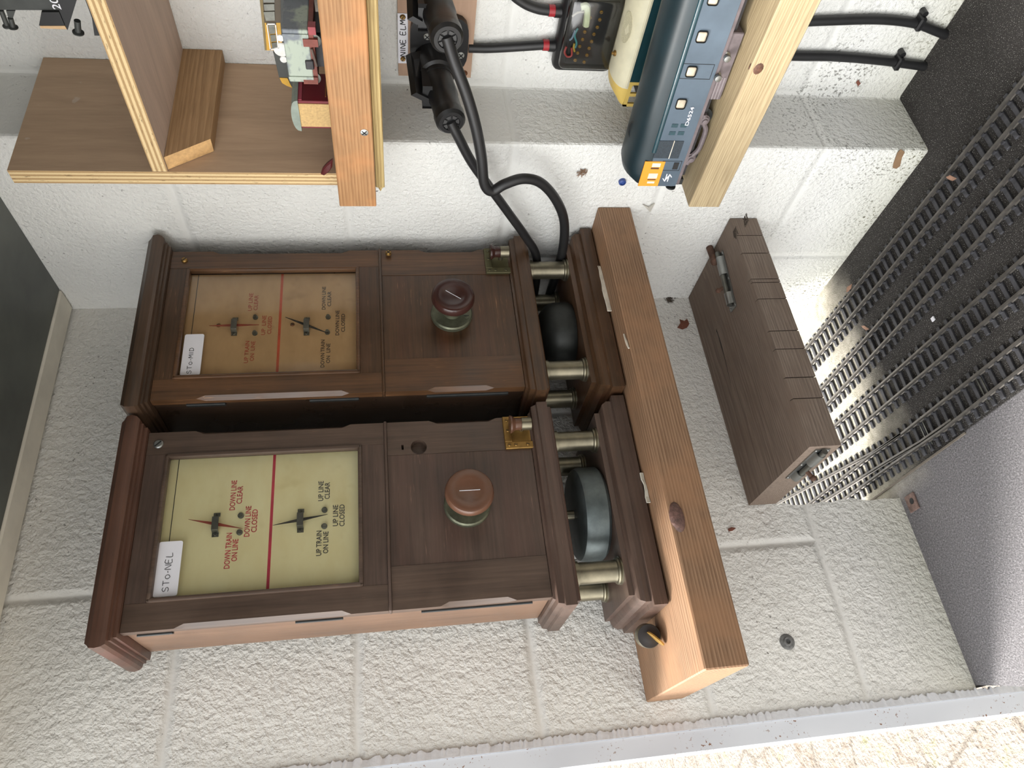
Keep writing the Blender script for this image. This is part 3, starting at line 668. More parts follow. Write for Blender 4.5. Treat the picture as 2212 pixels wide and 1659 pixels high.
for px, py in ((640, 200), (560, 560)):
    p_ = SL(*d(px, py), .66)
    b = MB(); b.tube([(.6563, p_.y - .03, PZ + .0756), (.6563, p_.y + .022, PZ + .0756)], .0005, 6, 1); b.build('roof_seam', plain('pale_seam', (110, 124, 122), .5), roof)
def rect(name, m, p0, p1, parent, th=.0006, inset=0.0, bev=0.0003):
    a, c = SL(*p0), SL(*p1); y0, y1 = sorted((a.y, c.y)); z0, z1 = sorted((a.z, c.z))
    return MB().box(LS - th, LS + inset + .0005, y0, y1, z0, z1, min(bev, th * .45)).build(name, m, parent)
cb = rect('cab_band', m_cab, d(470, 945), d(640, 1285), body, .0008)
for p0, p1 in ((d(572, 968), d(672, 1022)), (d(520, 1108), d(625, 1180)), (d(498, 1218), d(590, 1246))): rect('cab_window', m_pane, p0, p1, cb, .0011)
for p0, p1 in ((d(548, 1026), d(655, 1052)), (d(500, 1184), d(610, 1202))): rect('window_shadow', plain('reveal_shade', (84, 50, 30), .5), p0, p1, cb, .0010)  # flat brown strips standing in for shade inside the window openings
rect('radiator_grille', plain('dark_mesh_grille', (44, 54, 62), .55, 0, .3, 900), d(650, 660), d(925, 905), body, .0007)
ga, gc = SL(*d(862, 660)), SL(*d(800, 905)); zc_ = (ga.z + gc.z) / 2
b = MB(); b.box(LS - .0012, LS, min(ga.y, gc.y), max(ga.y, gc.y), zc_ - .0005, zc_ + .0003); b.build('grille_bar', m_pane, body)
for x, y in ((878, 455), (1000, 455), (842, 560), (962, 560)): rect('vent_louvre', plain('green_louvre', (40, 68, 76), .6, 0, .2, 500), d(x - 34, y - 26), d(x + 34, y + 26), body, .0006)
for f_, x, y in ((d, 915, 150), (e, 1075, 1000), (e, 1222, 510), (e, 1385, -20)):
    p_ = SL(*f_(x, y)); fr_ = MB(); fr_.box(LS - .0008, LS + .0005, p_.y - .0062, p_.y + .0062, p_.z - .0098, p_.z + .0018, .0025, seg=3); fr_ = fr_.build('side_window', m_dark, body)
    MB().box(LS - .0013, LS + .0004, p_.y - .0050, p_.y + .0050, p_.z - .0084, p_.z + .0008, .0016, seg=3).build('window_pane', plain('cream_pane', (190, 178, 158), .25, 0, .2, 90), fr_)
def outline(name, p0, p1, parent, t_=.0005):
    a, c = SL(*p0), SL(*p1); y0, y1 = sorted((a.y, c.y)); z0, z1 = sorted((a.z, c.z)); bb = MB()
    for yy0, yy1, zz0, zz1 in ((y0, y1, z0, z0 + t_), (y0, y1, z1 - t_, z1), (y0, y0 + t_, z0, z1), (y1 - t_, y1, z0, z1)): bb.box(LS - .0003, LS + .0004, yy0, yy1, zz0, zz1)
    return bb.build(name, m_ink, parent, smooth=False)
outline('access_door', e(1000, 890), e(1385, 1118), body); outline('cab_door', d(715, 940), d(935, 1075), body)
rect('door_recess', m_ink, d(872, 962), d(910, 1058), body, .0005)
# running number, lettered along the side, and the double arrow badge
p_ = SL(*d(1078, 322))
me_t = text_mesh('D6524', 0, 0, .0235, .0042, 0, 'running_number', m_white, body, .01)
for v_ in me_t.data.vertices:
    c_ = v_.co + parent_loc(body); v_.co = Vector((LS - .0009, p_.y - c_.x, p_.z + c_.z)) - parent_loc(body)
p_ = SL(*d(772, 1172))
b = MB(); s_ = .0056
def bar(y0, z0, y1, z1, w_=.0011):
    a, c = Vector((LS - .0005, p_.y + y0 * s_, p_.z + z0 * s_)), Vector((LS - .0005, p_.y + y1 * s_, p_.z + z1 * s_)); n_ = Vector((0, -(c - a).z, (c - a).y)).normalized() * w_ * .5; x_ = Vector((.0004, 0, 0))
    b.hexa([a - n_, c - n_, c + n_, a + n_], [a - n_ + x_, c - n_ + x_, c + n_ + x_, a + n_ + x_])
bar(-1, .30, .95, .30); bar(-.95, -.30, 1, -.30); bar(-.55, -.30, .25, .30); bar(-.25, -.30, .55, .30); bar(.15, .95, .95, .30); bar(-.95, -.30, -.15, -.95)
b.build('arrow_badge', m_white, body, smooth=False)
# underframe
b = MB(); b.box(LC - .0312, LC + .0312, LY0 + .002, LY1 - .004, PZ + .0165, PZ + .0207); sole = b.build('solebar', m_under, R)
b = MB(); b.box(LC - .024, LC + .024, LY0 + .01, LY1 - .012, PZ + .010, PZ + .018); b.build('chassis', m_und2, R)
def bogie(y0):
    bb = MB(); bb.box(LC - .022, LC + .022, y0 - .04, y0 + .04, PZ + .009, PZ + .0165); bg = bb.build('bogie', m_und2, R)
    for s_ in (-1, 1):
        x_ = LC + s_ * .0265
        bb = MB(); pts = [(x_, y0 - .034, PZ + .0135), (x_, y0 - .024, PZ + .0115), (x_, y0 - .014, PZ + .0055), (x_, y0, PZ + .0045), (x_, y0 + .014, PZ + .0055), (x_, y0 + .024, PZ + .0115), (x_, y0 + .034, PZ + .0135)]
        bb.tube(pts, .0030, 8, 4); bb.build('side_frame', m_under, bg)
        for yy in (-WB2, WB2):
            bb = MB(); bb.lathe([(.0066, 0), (.0066, .0015), (.0052, .002), (.0052, .0035), (.0030, .004), (.0030, .0055), (.0012, .006)], (x_ - s_ * .001, y0 + yy, PZ + .0115), (s_, 0, 0), 20); bb.build('axle_box', m_under, bg)
            bb = MB(); bb.cyl((LC + s_ * .0165, y0 + yy, PZ + .0115), (LC + s_ * .0205, y0 + yy, PZ + .0115), .0113, 24); bb.build('wheel', m_dark, bg)
ax1, ax2 = SL(*d(1120, 945)).y, SL(*d(1310, 420)).y; WB2 = (ax1 - ax2) / 2; bogie((ax1 + ax2) / 2); bogie(LY0 + LY1 - (ax1 + ax2) / 2)
fa, fb = SL(*e(1400, 1440)), SL(*e(1690, 485))
b = MB(); b.box(LC - .0285, LC + .0285, fb.y, fa.y - .001, PZ + .0022, PZ + .0165, .001); tk = b.build('battery_box', m_under, R)
for z_ in (.0055, .0090, .0125):
    p0, p1 = SL(*e(1400, 1440)), SL(*e(1500, 1110)); b = MB(); b.box(LC - .0290, LC - .0283, p1.y, p0.y - .002, PZ + z_, PZ + z_ + .0016); b.build('box_rib', plain('box_rib', (128, 120, 122), .5), tk)
for x_, y_ in ((1620, 800), (1490, 1075)):
    p0 = SL(*e(x_, y_)); b = MB(); b.lathe([(.0045, 0), (.0048, .002), (.0030, .003), (.0030, .006), (.0042, .007), (.0036, .009), (.001, .0095)], (LS + .004, p0.y, p0.z), (-1, 0, 0), 16); b.build('filler_valve', m_steel, tk)
for s_ in (-1, 1):
    b = MB(); b.lathe([(.0026, 0), (.0026, .008), (.0062, .0085), (.0062, .0105), (.003, .0112)], (LC + s_ * .0215, LY1 - .002, PZ + .0215), (0, 1, 0), 16); b.build('buffer', m_dark, R)
b = MB(); b.box(LC - .026, LC + .026, LY1 - .004, LY1 + .001, PZ + .0145, PZ + .026); b.box(LC - .022, LC - .012, LY1 - .004, LY1 + .004, PZ + .008, PZ + .016); b.build('buffer_beam', m_dark, R)

# cream-roofed railcar behind
CC, CH = .7975, .0325
R = thing('model_railcar', 'model railcar with cream roof and yellow cab behind the blue locomotive', 'model railcar', (CC, .45, PZ))
m_cream = plain('cream_roof_paint', (214, 208, 180), .5, 0, .08, 30); m_cabY = plain('pale_yellow_paint', (214, 184, 98), .5, 0, .06, 40); m_teal = plain('deep_teal_paint', (16, 52, 58), .4, 0, .15, 30)
CY1 = .607
b = MB(); sd = [(-CH, .016), (-CH, .0700), (CH, .0700), (CH, .016)]
b.loft([[(CC + x, y, PZ + z) for x, z in sd] for y in (.27, CY1 - .036)]); cbody = b.build('body', m_teal, R)
ro = section(CH, .0695, .0710, .0870, 12)
b = MB(); b.loft([[(CC + x, y, PZ + z) for x, z in ro] for y in (.27, CY1 - .026)]); croof = b.build('roof', m_cream, R, ang=50)
b = MB(); b.cyl((CC - CH + .0008, .27, PZ + .0722), (CC - CH + .0008, CY1 - .028, PZ + .0722), .0016, 10); b.build('gutter', m_cream, croof)
b = MB(); b.loft([[(CC + x, CY1 - .0262, PZ + z) for x, z in ro], [(CC + x * .98, CY1 - .012, PZ + .0695 + (z - .0695) * .85) for x, z in ro], [(CC + x * .93, CY1 - .001, PZ + .0695 + (z - .0695) * .35) for x, z in ro]]); b.build('cab_roof', m_cabY, R, ang=50)
# cab: pillars and rails round open window holes
b = MB(); y0, y1 = CY1 - .0362, CY1
for sx in (-1, 1):
    xa, xb = sorted((CC + sx * CH, CC + sx * (CH - .003)))
    b.box(xa, xb, y0, y1, PZ + .016, PZ + .0440); b.box(xa, xb, y0, y1, PZ + .0650, PZ + .0698)
    for yy in (y0, y0 + .0165, y1 - .0045): b.box(xa, xb, yy, yy + .0045, PZ + .0440, PZ + .0650)
b.box(CC - CH, CC + CH, y1 - .003, y1, PZ + .016, PZ + .044); b.box(CC - CH, CC + CH, y1 - .003, y1, PZ + .065, PZ + .0698)
for xx in (-.012, .008): b.box(CC + xx, CC + xx + .004, y1 - .003, y1, PZ + .044, PZ + .065)
b.build('cab', m_cabY, R, smooth=False)
b = MB(); b.box(CC - .02, CC + .02, y0 + .002, y1 - .006, PZ + .016, PZ + .050); b.build('cab_interior', m_dark, R)
for y_ in (.40, .50): 
    b = MB(); b.box(CC - .026, CC + .026, y_ - .035, y_ + .035, PZ, PZ + .0155); b.build('bogie', m_und2, R)
vv = X(1362, 60, .783)
b = MB(); el = [(vv.y + .019 * math.cos(a), .0105 * math.sin(a)) for a in [2 * PI * k / 28 for k in range(28)]]
zr = lambda x: PZ + .0710 + .0160 * max(0, 1 - (x / CH) ** 2) ** .42
b.loft([[(CC - .014 + w_, y_, zr(-.014 + w_) - .001) for y_, w_ in el], [(CC - .014 + w_, y_, zr(-.014 + w_) + .0007) for y_, w_ in el]]); b.build('roof_vent', plain('cream_mesh', (196, 190, 160), .6, 0, .25, 1200), croof)
nn = X(1332, 115, .795)
b = MB(); b.lathe([(.0035, 0), (.0035, .003), (.0018, .0032), (.0018, .006)], (.795, nn.y, PZ + .086), (0, 0, 1), 8); b.build('roof_nut', m_brass, croof)

# ------------------------------------------------------------------ middle shelf with orange fascia, boards, plywood ends
m_or = softwood('orange_planed_pine', (172, 132, 92), (140, 98, 62), 1, .0036, (.60, 0, .74), .55, (200, 138, 88), .75, .006)
b = MB(); b.box(.6300, .6500, -.3, .6480, .7605, .8022, .0010); fas = b.build('fascia_board', m_or)
tag(fas, 'orange planed pine fascia board with a screw and swirling grain at its end', 'board')
b = MB(); s_p = X(787, 286, .63); screw(b, (.63, s_p.y, s_p.z), (-1, 0, 0), .0042, 0, None, 1); b.build('screw', [plain('bright_zinc', (190, 192, 188), .3, .7), m_ink], fas)
b = MB(); b.box(.6450, .6900, -.3, .6330, .7500, .7604, .001); b.prism([(.6335, .752), (.640, .755), (.6335, .758)], 0, .647, .652)
tag(b.build('batten', softwood('straw_pine', (192, 170, 118), (148, 124, 80), 1, .0028, (.5, 0, .60), .65)), 'thin straw coloured batten under the orange fascia board', 'batten')
def ply(name, label, box, axis, face, cat):
    """plywood: faces with one veneer, edges striped with plies"""
    x0, x1, y0, y1, z0, z1 = box
    m_f = NT(name + '_veneer'); sc = [1, 1, 1]; sc[2 if axis == 1 else 1] = .12 if axis == 1 else .12
    v_ = m_f.obj(tuple(sc)); n_ = m_f.noise(v_, 40, 4, .6, .8); n2_ = m_f.noise(v_, 260, 3, .6)
    c_ = m_f.ramp(m_f.math('ADD', m_f.math('MULTIPLY', n_, .75), m_f.math('MULTIPLY', n2_, .3)), [(.3, tuple(k * .72 for k in srgb(*face)[:3])), (.75, srgb(*face))])
    c_ = m_f.mix(m_f.bw(m_f.noise(m_f.obj(), 55, 3), .70, .76, 0, .35), c_, srgb(214, 206, 196))
    m_f = m_f.done(c_, .7, 0, .2)
    m_e = NT(name + '_plies'); sp_ = m_e.n('SeparateXYZ', i_0=m_e.obj()).outputs[axis]
    wv_ = m_e.n('TexWave', wave_type='BANDS', bands_direction='XYZ'[axis], i_Vector=m_e.obj(), i_Scale=2 * PI / (20 * .0052), i_Distortion=.6, i_Detail=2.0, i_Detail_Scale=30.0).outputs[0]
    fl_ = m_e.noise(m_e.obj(tuple(.15 if i == (2 if axis == 1 else 1) else 1 for i in range(3))), 480, 3, .7)
    c_ = m_e.mix(m_e.bw(wv_, .35, .75), srgb(214, 190, 146), srgb(170, 140, 100)); c_ = m_e.mix(m_e.bw(fl_, .60, .70, 0, .75), c_, srgb(86, 66, 48))
    m_e = m_e.done(c_, .8, 0, .2)
    bb = MB(); bb.box(*box); o_ = bb.build(name, [m_f, m_e], smooth=False, sel=lambda p: 0 if abs(p.normal[axis]) > .9 else 1)
    return tag(o_, label, cat)
ply('plywood_end_panel', 'plywood end panel of the shelf standing against the wall pier', (.6545, WREC - .001, .6200, .6380, .7700, 1.147), 1, (198, 170, 142), 'panel')
ply('plywood_shelf', 'upper plywood shelf with pinkish underside meeting the end panel', (.6545, WREC - .001, -.3, .6195, .9850, 1.0010), 2, (206, 184, 168), 'shelf')
b = MB(); b.box(.690, WREC - .001, -.3, .6195, .7500, .7690); tag(b.build('shelf_board', plain('middle_shelf_board', (150, 128, 96), .7)), 'middle shelf board behind the orange fascia board', 'shelf')
c0, c1 = X(457, 294, .659), X(371, 366, .659)
m_cl = softwood('brown_cleat_pine', (178, 144, 106), (146, 114, 80), 0, .0036, (0, .5, .9), .65, None, .7, .006)
b = MB(); b.prism([(.6575, .9848), (.6875, .9395), (WREC - .001, .9395), (WREC - .001, .9848)], 1, .6020, .6195); cl = b.build('shelf_cleat', [m_cl, plain('cleat_end', (204, 164, 112), .8, 0, .12, 200)], smooth=False, sel=lambda p: 1 if p.normal[0] < -.5 else 0)
tag(cl, 'pine cleat screwed under the upper plywood shelf against the end panel', 'batten')

# things on the middle shelf
F4 = lambda x, y: (550 + x * .12658, y * .12658)
GX = .664
R = thing('model_wagon', 'small grey model wagon with pale weathered patches on the middle shelf', 'model wagon', (GX + .02, .50, .775))
a, c = X(*F4(455, 500), GX), X(*F4(1000, 1410), GX)
zt = X(*F4(530, 960), GX).z; zb_ = X(*F4(960, 960), GX).z
t = NT('weathered_grey_paint'); n_ = t.noise(t.obj(), 35, 3); col = t.mix(t.bw(n_, .47, .56), srgb(118, 124, 130), srgb(164, 174, 160)); col = t.mix(t.bw(t.noise(t.obj((1, .3, 1)), 300, 3), .55, .7, 0, .5), col, srgb(96, 104, 108)); m_wag = t.done(col, .65)
b = MB(); b.box(GX, GX + .055, a.y, c.y, zb_, zt, .0008); wb = b.build('body', m_wag, R)
for yy in (a.y + .004, c.y - .007): MB().box(GX - .0012, GX + .001, yy, yy + .003, zb_, zt).build('end_post', m_wag, wb)
m_udr = plain('red_oxide_underframe', (122, 62, 50), .6, 0, .25, 60)
b = MB(); b.box(GX + .001, GX + .054, a.y + .001, c.y - .001, zb_ - .0045, zb_); b.build('underframe', m_udr, R)
b = MB(); b.box(GX - .001, GX + .008, a.y - .004, a.y + .004, zb_ - .0075, zb_ - .0005); b.build('buffer_stock', plain('red_stock', (150, 54, 60), .5), R)
for y_ in (730, 1370):
    p0 = X(*F4(1010, y_), GX); bb = MB(); bb.lathe([(.0062, 0), (.0070, .001), (.0070, .003), (.0045, .0035)], (GX + .006, p0.y, p0.z), (-1, 0, 0), 20); wh = bb.build('wheel', m_dsteel, R)
    MB().box(GX - .001, GX + .002, p0.y - .004, p0.y + .004, p0.z - .004, p0.z + .010).build('axle_guard', m_udr, wh)
p0, p1 = X(*F4(970, 830), GX - .002), X(*F4(1060, 1130), GX - .002); b = MB(); b.tube([p0, p1], .0012, 8, 1); b.build('brake_lever', plain('lever', (96, 82, 74), .5), R)
p0 = X(*F4(940, 1110), GX - .001); b = MB(); b.box(GX - .002, GX + .004, p0.y - .005, p0.y + .005, p0.z - .004, p0.z + .004, .0008); b.build('axle_box', m_und2, R)
b = MB(); b.box(GX + .012, GX + .045, a.y + .01, c.y - .01, .7692, zb_ - .004); b.build('wheelset_block', m_und2, R)

DXs = .722
R = thing('model_locomotive', 'dark model diesel with mustard yellow cab window band behind the grey wagon', 'model locomotive', (DXs + .03, .40, .7692))
m_dk = plain('dark_olive_paint', (56, 58, 54), .5, 0, .15, 40); m_must = plain('mustard_paint', (196, 148, 38), .5, 0, .12, 60); m_khaki = plain('grubby_khaki', (122, 104, 62), .55, 0, .15, 60)
def quad(name, pts, m, parent, x, th=.003):
    P_ = [X(*F4(*p), x) for p in pts]; bb = MB(); o_ = Vector((th, 0, 0)); bb.hexa(P_, [p + o_ for p in P_]); return bb.build(name, m, parent, smooth=False)
bd = quad('body', [(380, -260), (900, -260), (940, 900), (320, 900)], m_dk, R, DXs, .055)
quad('nose', [(310, 900), (700, 900), (720, 1640), (600, 1440), (430, 1350), (360, 1200)], m_dk, R, DXs, .055) if False else None
b = MB(); P_ = [X(*F4(*p), DXs) for p in ((315, 880), (420, 1330), (640, 1500), (900, 1600), (900, 880))]; b.loft([P_, [p + Vector((.055, 0, 0)) for p in P_]]); ns = b.build('nose', m_dk, R)
b = MB(); P_ = [X(*F4(*p), DXs - .0008) for p in ((425, 1330), (560, 1335), (640, 1500), (560, 1470), (470, 1420))]; b.loft([P_, [p + Vector((.003, 0, 0)) for p in P_]]); b.build('yellow_nose_panel', m_must, ns)
ck = quad('cab_side', [(70, -260), (440, -260), (450, 390), (130, 390)], plain('brown_cab', (70, 56, 36), .5), R, DXs - .0004, .05)
cy = quad('cab_front', [(130, 390), (440, 390), (480, 860), (205, 860)], m_must, R, DXs - .0006, .05)
quad('roof_edge', [(60, -260), (120, -260), (205, 860), (175, 860)], m_khaki, R, DXs - .0012, .05)
m_wf = plain('white_frame', (232, 230, 224), .5)
for pts in ([(200, 405), (215, 405), (280, 855), (262, 855)], [(345, 405), (362, 405), (418, 825), (395, 825)], [(200, 405), (362, 405), (362, 425), (203, 425)], [(262, 840), (416, 815), (418, 832), (264, 858)]): quad('window_surround', pts, m_wf, cy, DXs - .0022, .002)
m_gw = plain('grey_window', (104, 104, 92), .25, 0, .3, 60)
for pts in ([(230, 432), (340, 432), (352, 575), (255, 580)], [(262, 600), (356, 595), (372, 705), (280, 715)], [(285, 735), (378, 725), (392, 808), (300, 825)]): quad('window_pane', pts, m_gw, cy, DXs - .0018, .002)
for pts in ([(140, -60), (335, -60), (340, 45), (150, 45)], [(155, 75), (335, 70), (340, 180), (170, 185)], [(150, 205), (340, 200), (345, 350), (195, 355)]): quad('side_window', pts, m_gw, ck, DXs - .0020, .002)
for x_, y_, r_ in ((440, 660, .0040), (455, 860, .0082), (495, 1025, .0040)):
    p0 = X(*F4(x_, y_), DXs - .002); b = MB(); b.lathe([(r_, 0), (r_ * .9, .001), (0, .0014)], (DXs - .0006, p0.y, p0.z), (-1, 0, 0), 24); b.build('lamp_disc', m_wf, R)
p0 = X(*F4(795, 10), DXs - .001); b = MB(); b.lathe([(.0085, 0), (.0085, .0008), (.0068, .0008), (.0068, 0)], (DXs - .0002, p0.y, p0.z), (-1, 0, 0), 28); b.build('white_ring', m_wf, bd)
for pts in ([(780, 120), (860, 120), (870, 380), (800, 385)],): quad('side_grille', pts, plain('olive_grille', (96, 90, 66), .6, 0, .4, 400), bd, DXs - .0012, .002)
b = MB(); b.box(DXs + .004, DXs + .050, .30, .56, .7692, .800); b.build('running_gear', m_und2, R)

KX = .668
F2 = lambda x, y: (540 + x * .33454, y * .33454)
a, c = X(*F2(310, 655), KX), X(*F2(350, 832), KX); z1_ = X(*F2(308, 740), KX).z
R = thing('model_van', 'crimson model van with curved grey roof and plain tan end beyond the grey wagon', 'model wagon', (KX + .023, (a.y + c.y) / 2, .7692))
b = MB(); b.box(KX + .001, KX + .046, a.y, c.y, .778, z1_, .0005); kb = b.build('body', plain('crimson_paint', (112, 26, 36), .45, 0, .1, 40), R)
b = MB(); b.box(KX, KX + .0022, a.y + .003, c.y - .003, .779, z1_ - .0005); b.build('tan_end', plain('bare_fibreboard', (196, 164, 112), .8, 0, .12, 400), R)
b = MB(); b.box(KX - .0004, KX + .046, a.y - .0004, a.y + .0028, .779, z1_ - .004); b.build('pink_strip', plain('pink_strip', (158, 62, 76), .5), kb) if False else b.bm.free()
ym = (a.y + c.y) / 2; hw_ = (c.y - a.y) / 2 + .002
arc = [(ym + hw_ * math.cos(PI * k / 10), z1_ - .002 + .0085 * math.sin(PI * k / 10) ** .7) for k in range(11)]
b = MB(); b.prism(arc, 0, KX - .0015, KX + .047); b.build('curved_roof', plain('grey_green_card', (136, 146, 136), .7, 0, .12, 80), R)
b = MB(); b.box(KX + .002, KX + .044, a.y - .0006, a.y, .786, .7885); b.box(KX + .002, KX + .044, a.y - .0008, a.y - .0001, z1_ - .006, z1_ - .001); b.build('pink_band', plain('pink_band', (164, 66, 82), .5), kb)
for k in range(4): b = MB(); b.box(KX + .008, KX + .036, a.y - .0008, a.y - .0001, .794 + k * .0045, .7952 + k * .0045); b.build('gold_line', plain('gold_ink', (150, 96, 50), .5), kb)
b = MB(); b.box(KX + .006, KX + .042, a.y + .005, c.y - .005, .7692, .7785); b.build('underframe', m_und2, R)

b = MB(); tp = [X(px, py, .640) for px, py in ((719, 344), (708, 352), (697, 364), (693, 376), (700, 379), (711, 371), (718, 360))]; cen = sum(tp, Vector()) / 7
b.loft([[p.lerp(cen, .25) + Vector((.0045, 0, 0)) for p in tp], [p + Vector((.002, 0, 0)) for p in tp], tp, [p.lerp(cen, .35) - Vector((.0015, 0, 0)) for p in tp]])
tag(b.build('leather_tag', plain('dark_red_leather', (84, 32, 34), .4, 0, .15, 60)), 'dark red oval tag hanging between the orange fascia and the plywood edge', 'tag')

# black model engine on the upper shelf
UX = .72
F7 = lambda x, y: (x * .11754, y * .11754)
R = thing('model_tender', 'black model engine tender on the upper plywood shelf, in the corner of the picture', 'model locomotive', (UX + .03, .36, 1.001))
def uq(name, pts, m, x=UX, th=.004):
    P_ = [X(*F7(*p), x) for p in pts]; bb = MB(); o_ = Vector((th, 0, 0)); bb.hexa(P_, [p + o_ for p in P_]); return bb.build(name, m, R, smooth=False)
m_soot = plain('sooty_grey', (66, 68, 66), .5, 0, .2, 40)
uq('body_side', [(-300, -500), (1060, -500), (1090, 190), (-300, 180)], m_soot, UX, .05)
uq('footplate', [(940, -500), (1560, -500), (1240, 560), (1090, 200)], m_black, UX - .004, .05)
uq('frame_plate', [(1380, -500), (1720, -500), (1880, 580), (1700, 360)], m_black, UX - .002, .04)
uq('step_block', [(760, 225), (1085, 225), (1190, 470), (715, 470)], m_black, UX - .003, .03); uq('step_edge', [(735, 478), (1190, 478), (1230, 540), (745, 520)], plain('bare_wood_edge', (206, 172, 130), .7), UX - .0032, .03)
uq('axle_guard', [(1690, 340), (1800, 340), (1830, 655), (1735, 655)], m_black, UX - .003, .03)
uq('guard_iron', [(110, 200), (280, 200), (215, 400), (180, 400)], m_soot, UX, .004)
for pts, r_ in ((((1420, 380), (1440, 610)), .006), (((190, 330), (245, 510)), .005), (((20, 190), (140, 500)), .0045)):
    p0, p1 = X(*F7(*pts[0]), UX), X(*F7(*pts[1]), UX); b = MB(); L_ = (p1 - p0).length; b.lathe([(r_ * .5, 0), (r_ * .5, L_ * .84), (r_ * .9, L_ * .9), (r_ * .9, L_ * .97), (r_ * .6, L_)], p0, p1 - p0, 16); b.build('buffer', m_soot, R)
p_ = X(*F7(1010, 70), UX - .005)
tm = text_mesh('20', 0, 0, .0120, .0075, 0, 'number', m_white, R, .01)
for v_ in tm.data.vertices:
    c_ = v_.co + parent_loc(R); v_.co = Vector((UX - .0046, p_.y - c_.x, p_.z + c_.z)) - parent_loc(R)
b = MB(); b.box(UX + .004, UX + .055, .2, .44, 1.0012, 1.02); b.build('wheels_block', m_dark, R)

# ------------------------------------------------------------------ connector panel, plugs and cables on the recessed wall
ply('connector_backing', 'plywood plate on the recessed wall carrying black round connectors', (.8355, WREC - .0005, .38, .624, .6345, .7275), 0, (182, 152, 130), 'panel')
R = thing('wall_connector', 'black double connector socket screwed to the plywood plate', 'connector', (.83, .56, .68))
def Pp(px, py, x): return X(px, py, x)
F5 = lambda x, y: (840 + x * .0995, y * .0995)
p0 = Pp(*F5(1090, 900), .833)
b = MB(); pl_ = []
for k in range(36):
    a_ = 2 * PI * k / 36; cs, sn = math.cos(a_), math.sin(a_); s_ = (abs(cs) ** 4 + abs(sn) ** 4) ** -.25
    pl_.append((p0.y + .037 * cs * s_, p0.z + .0355 * sn * s_))
b.prism(pl_, 0, .826, .8354); b.build('flange', m_blackp, R)
for px, py in ((832, 790), (1562, 1195), (1300, 200)):
    q_ = Pp(*F5(px, py), .826); b = MB(); screw(b, (.826, q_.y, q_.z), (-1, 0, 0), .0044, 0, None, 1, .002); b.build('flange_screw', [plain('bright_zinc', (190, 192, 188), .3, .7), m_ink], R)
for px, py in ((1640, 1590),):
    q_ = Pp(*F5(px, py), .835); b = MB(); screw(b, (.8352, q_.y, q_.z), (-1, 0, 0), .0040, 0, (0, 1, .1), 1, .002); b.build('panel_screw', [plain('rusty_screw', (110, 70, 44), .5, .5), m_ink], R)
def plug(label, base, gland, flap, px_lab):
    base, gl = Vector(base), Vector(gland); u = (gl - base); L = u.length; u.normalize()
    R = thing('cable_plug', label, 'plug', base, 'black plugs in the wall connector')
    b = MB(); b.lathe([(.0225, .0), (.0225, L * .28), (.0190, L * .30), (.0190, L * .36)], base, u, 28); b.build('socket_shell', m_blackp, R)
    b = MB(); b.lathe([(.0182, L * .34), (.0182, L * .62), (.0172, L * .64), (.0172, L * .86), (.0182, L * .88), (.0176, L * .97), (.0145, L), (.0105, L * 1.0), (.0100, L * .985), (.0, L * .985)], base, u, 32); bd_ = b.build('plug_body', m_blackp, R)
    b = MB(); n_ = u.orthogonal().normalized(); k_ = u.cross(n_)
    for i in range(7):
        a_ = 2 * PI * i / 7; r0 = n_ * math.cos(a_) + k_ * math.sin(a_); r1 = n_ * math.cos(a_ + .62) + k_ * math.sin(a_ + .62); g_ = gl - u * L * .012
        b.hexa([g_ + r0 * .0058, g_ + r1 * .0058, g_ + r1 * .0098, g_ + r0 * .0098], [p + u * .0012 for p in (g_ + r0 * .0058, g_ + r1 * .0058, g_ + r1 * .0098, g_ + r0 * .0098)])
    b.build('gland_claws', plain('grey_black_plastic', (58, 58, 58), .45), bd_)
    b = MB(); z_ = base.z + .0255
    fl = [X(*flap[0], .818), X(*flap[1], .818), X(*flap[2], .748), X(*flap[3], .748)]
    b.loft([fl, [p - Vector((0, .004, .006)) for p in fl]]); fp = b.build('latch_flap', m_blackp, R)
    b = MB(); b.box(.752, .815, base.y - .014, base.y + .012, base.z + .012, min(p.z for p in fl) - .004, .003); b.build('latch_block', m_blackp, fp)
    return R
base1 = X(932, 128, .826); gl1 = X(975, 266, .705)
plug('black cable plug nearer the end wall, under the other plug', base1, gl1, ((876, 120), (912, 112), (921, 222), (888, 206)), None)
base2 = X(925, -45, .826); gl2 = X(967, 86, .705)
plug('black cable plug cut off by the picture edge, nearest the label strip', base2, gl2, ((876, -60), (904, -60), (901, 54), (880, 42)), None)
def cable(name, label, pts, r, group='black cables', m=None):
    b = MB(); b.tube(pts, r, 14, 8); return tag(b.build(name, m or m_black, ang=60), label, 'cable', group)
xs_ = [.708, .705, .703, .702, .701, .700, .701, .702, .702]
cable('power_cable', 'black cable running straight from the nearer plug down behind the wooden instrument', [X(px, py, x) for (px, py), x in zip(((973, 262), (990, 296), (1020, 352), (1062, 410), (1100, 462), (1136, 512), (1157, 548), (1160, 590), (1152, 650)), xs_)], .0061)
cable('power_cable', 'black cable with a looping bend from the other plug down to the instruments', [X(px, py, x) for (px, py), x in zip(((964, 78), (980, 130), (1008, 205), (1028, 275), (1040, 340), (1046, 395), (1062, 413), (1090, 398), (1130, 386), (1168, 395), (1200, 430), (1218, 475), (1217, 530), (1205, 580), (1186, 640), (1178, 690)), (.708, .703, .694, .686, .680, .676, .676, .680, .686, .692, .695, .697, .698, .700, .700, .700))], .0066)
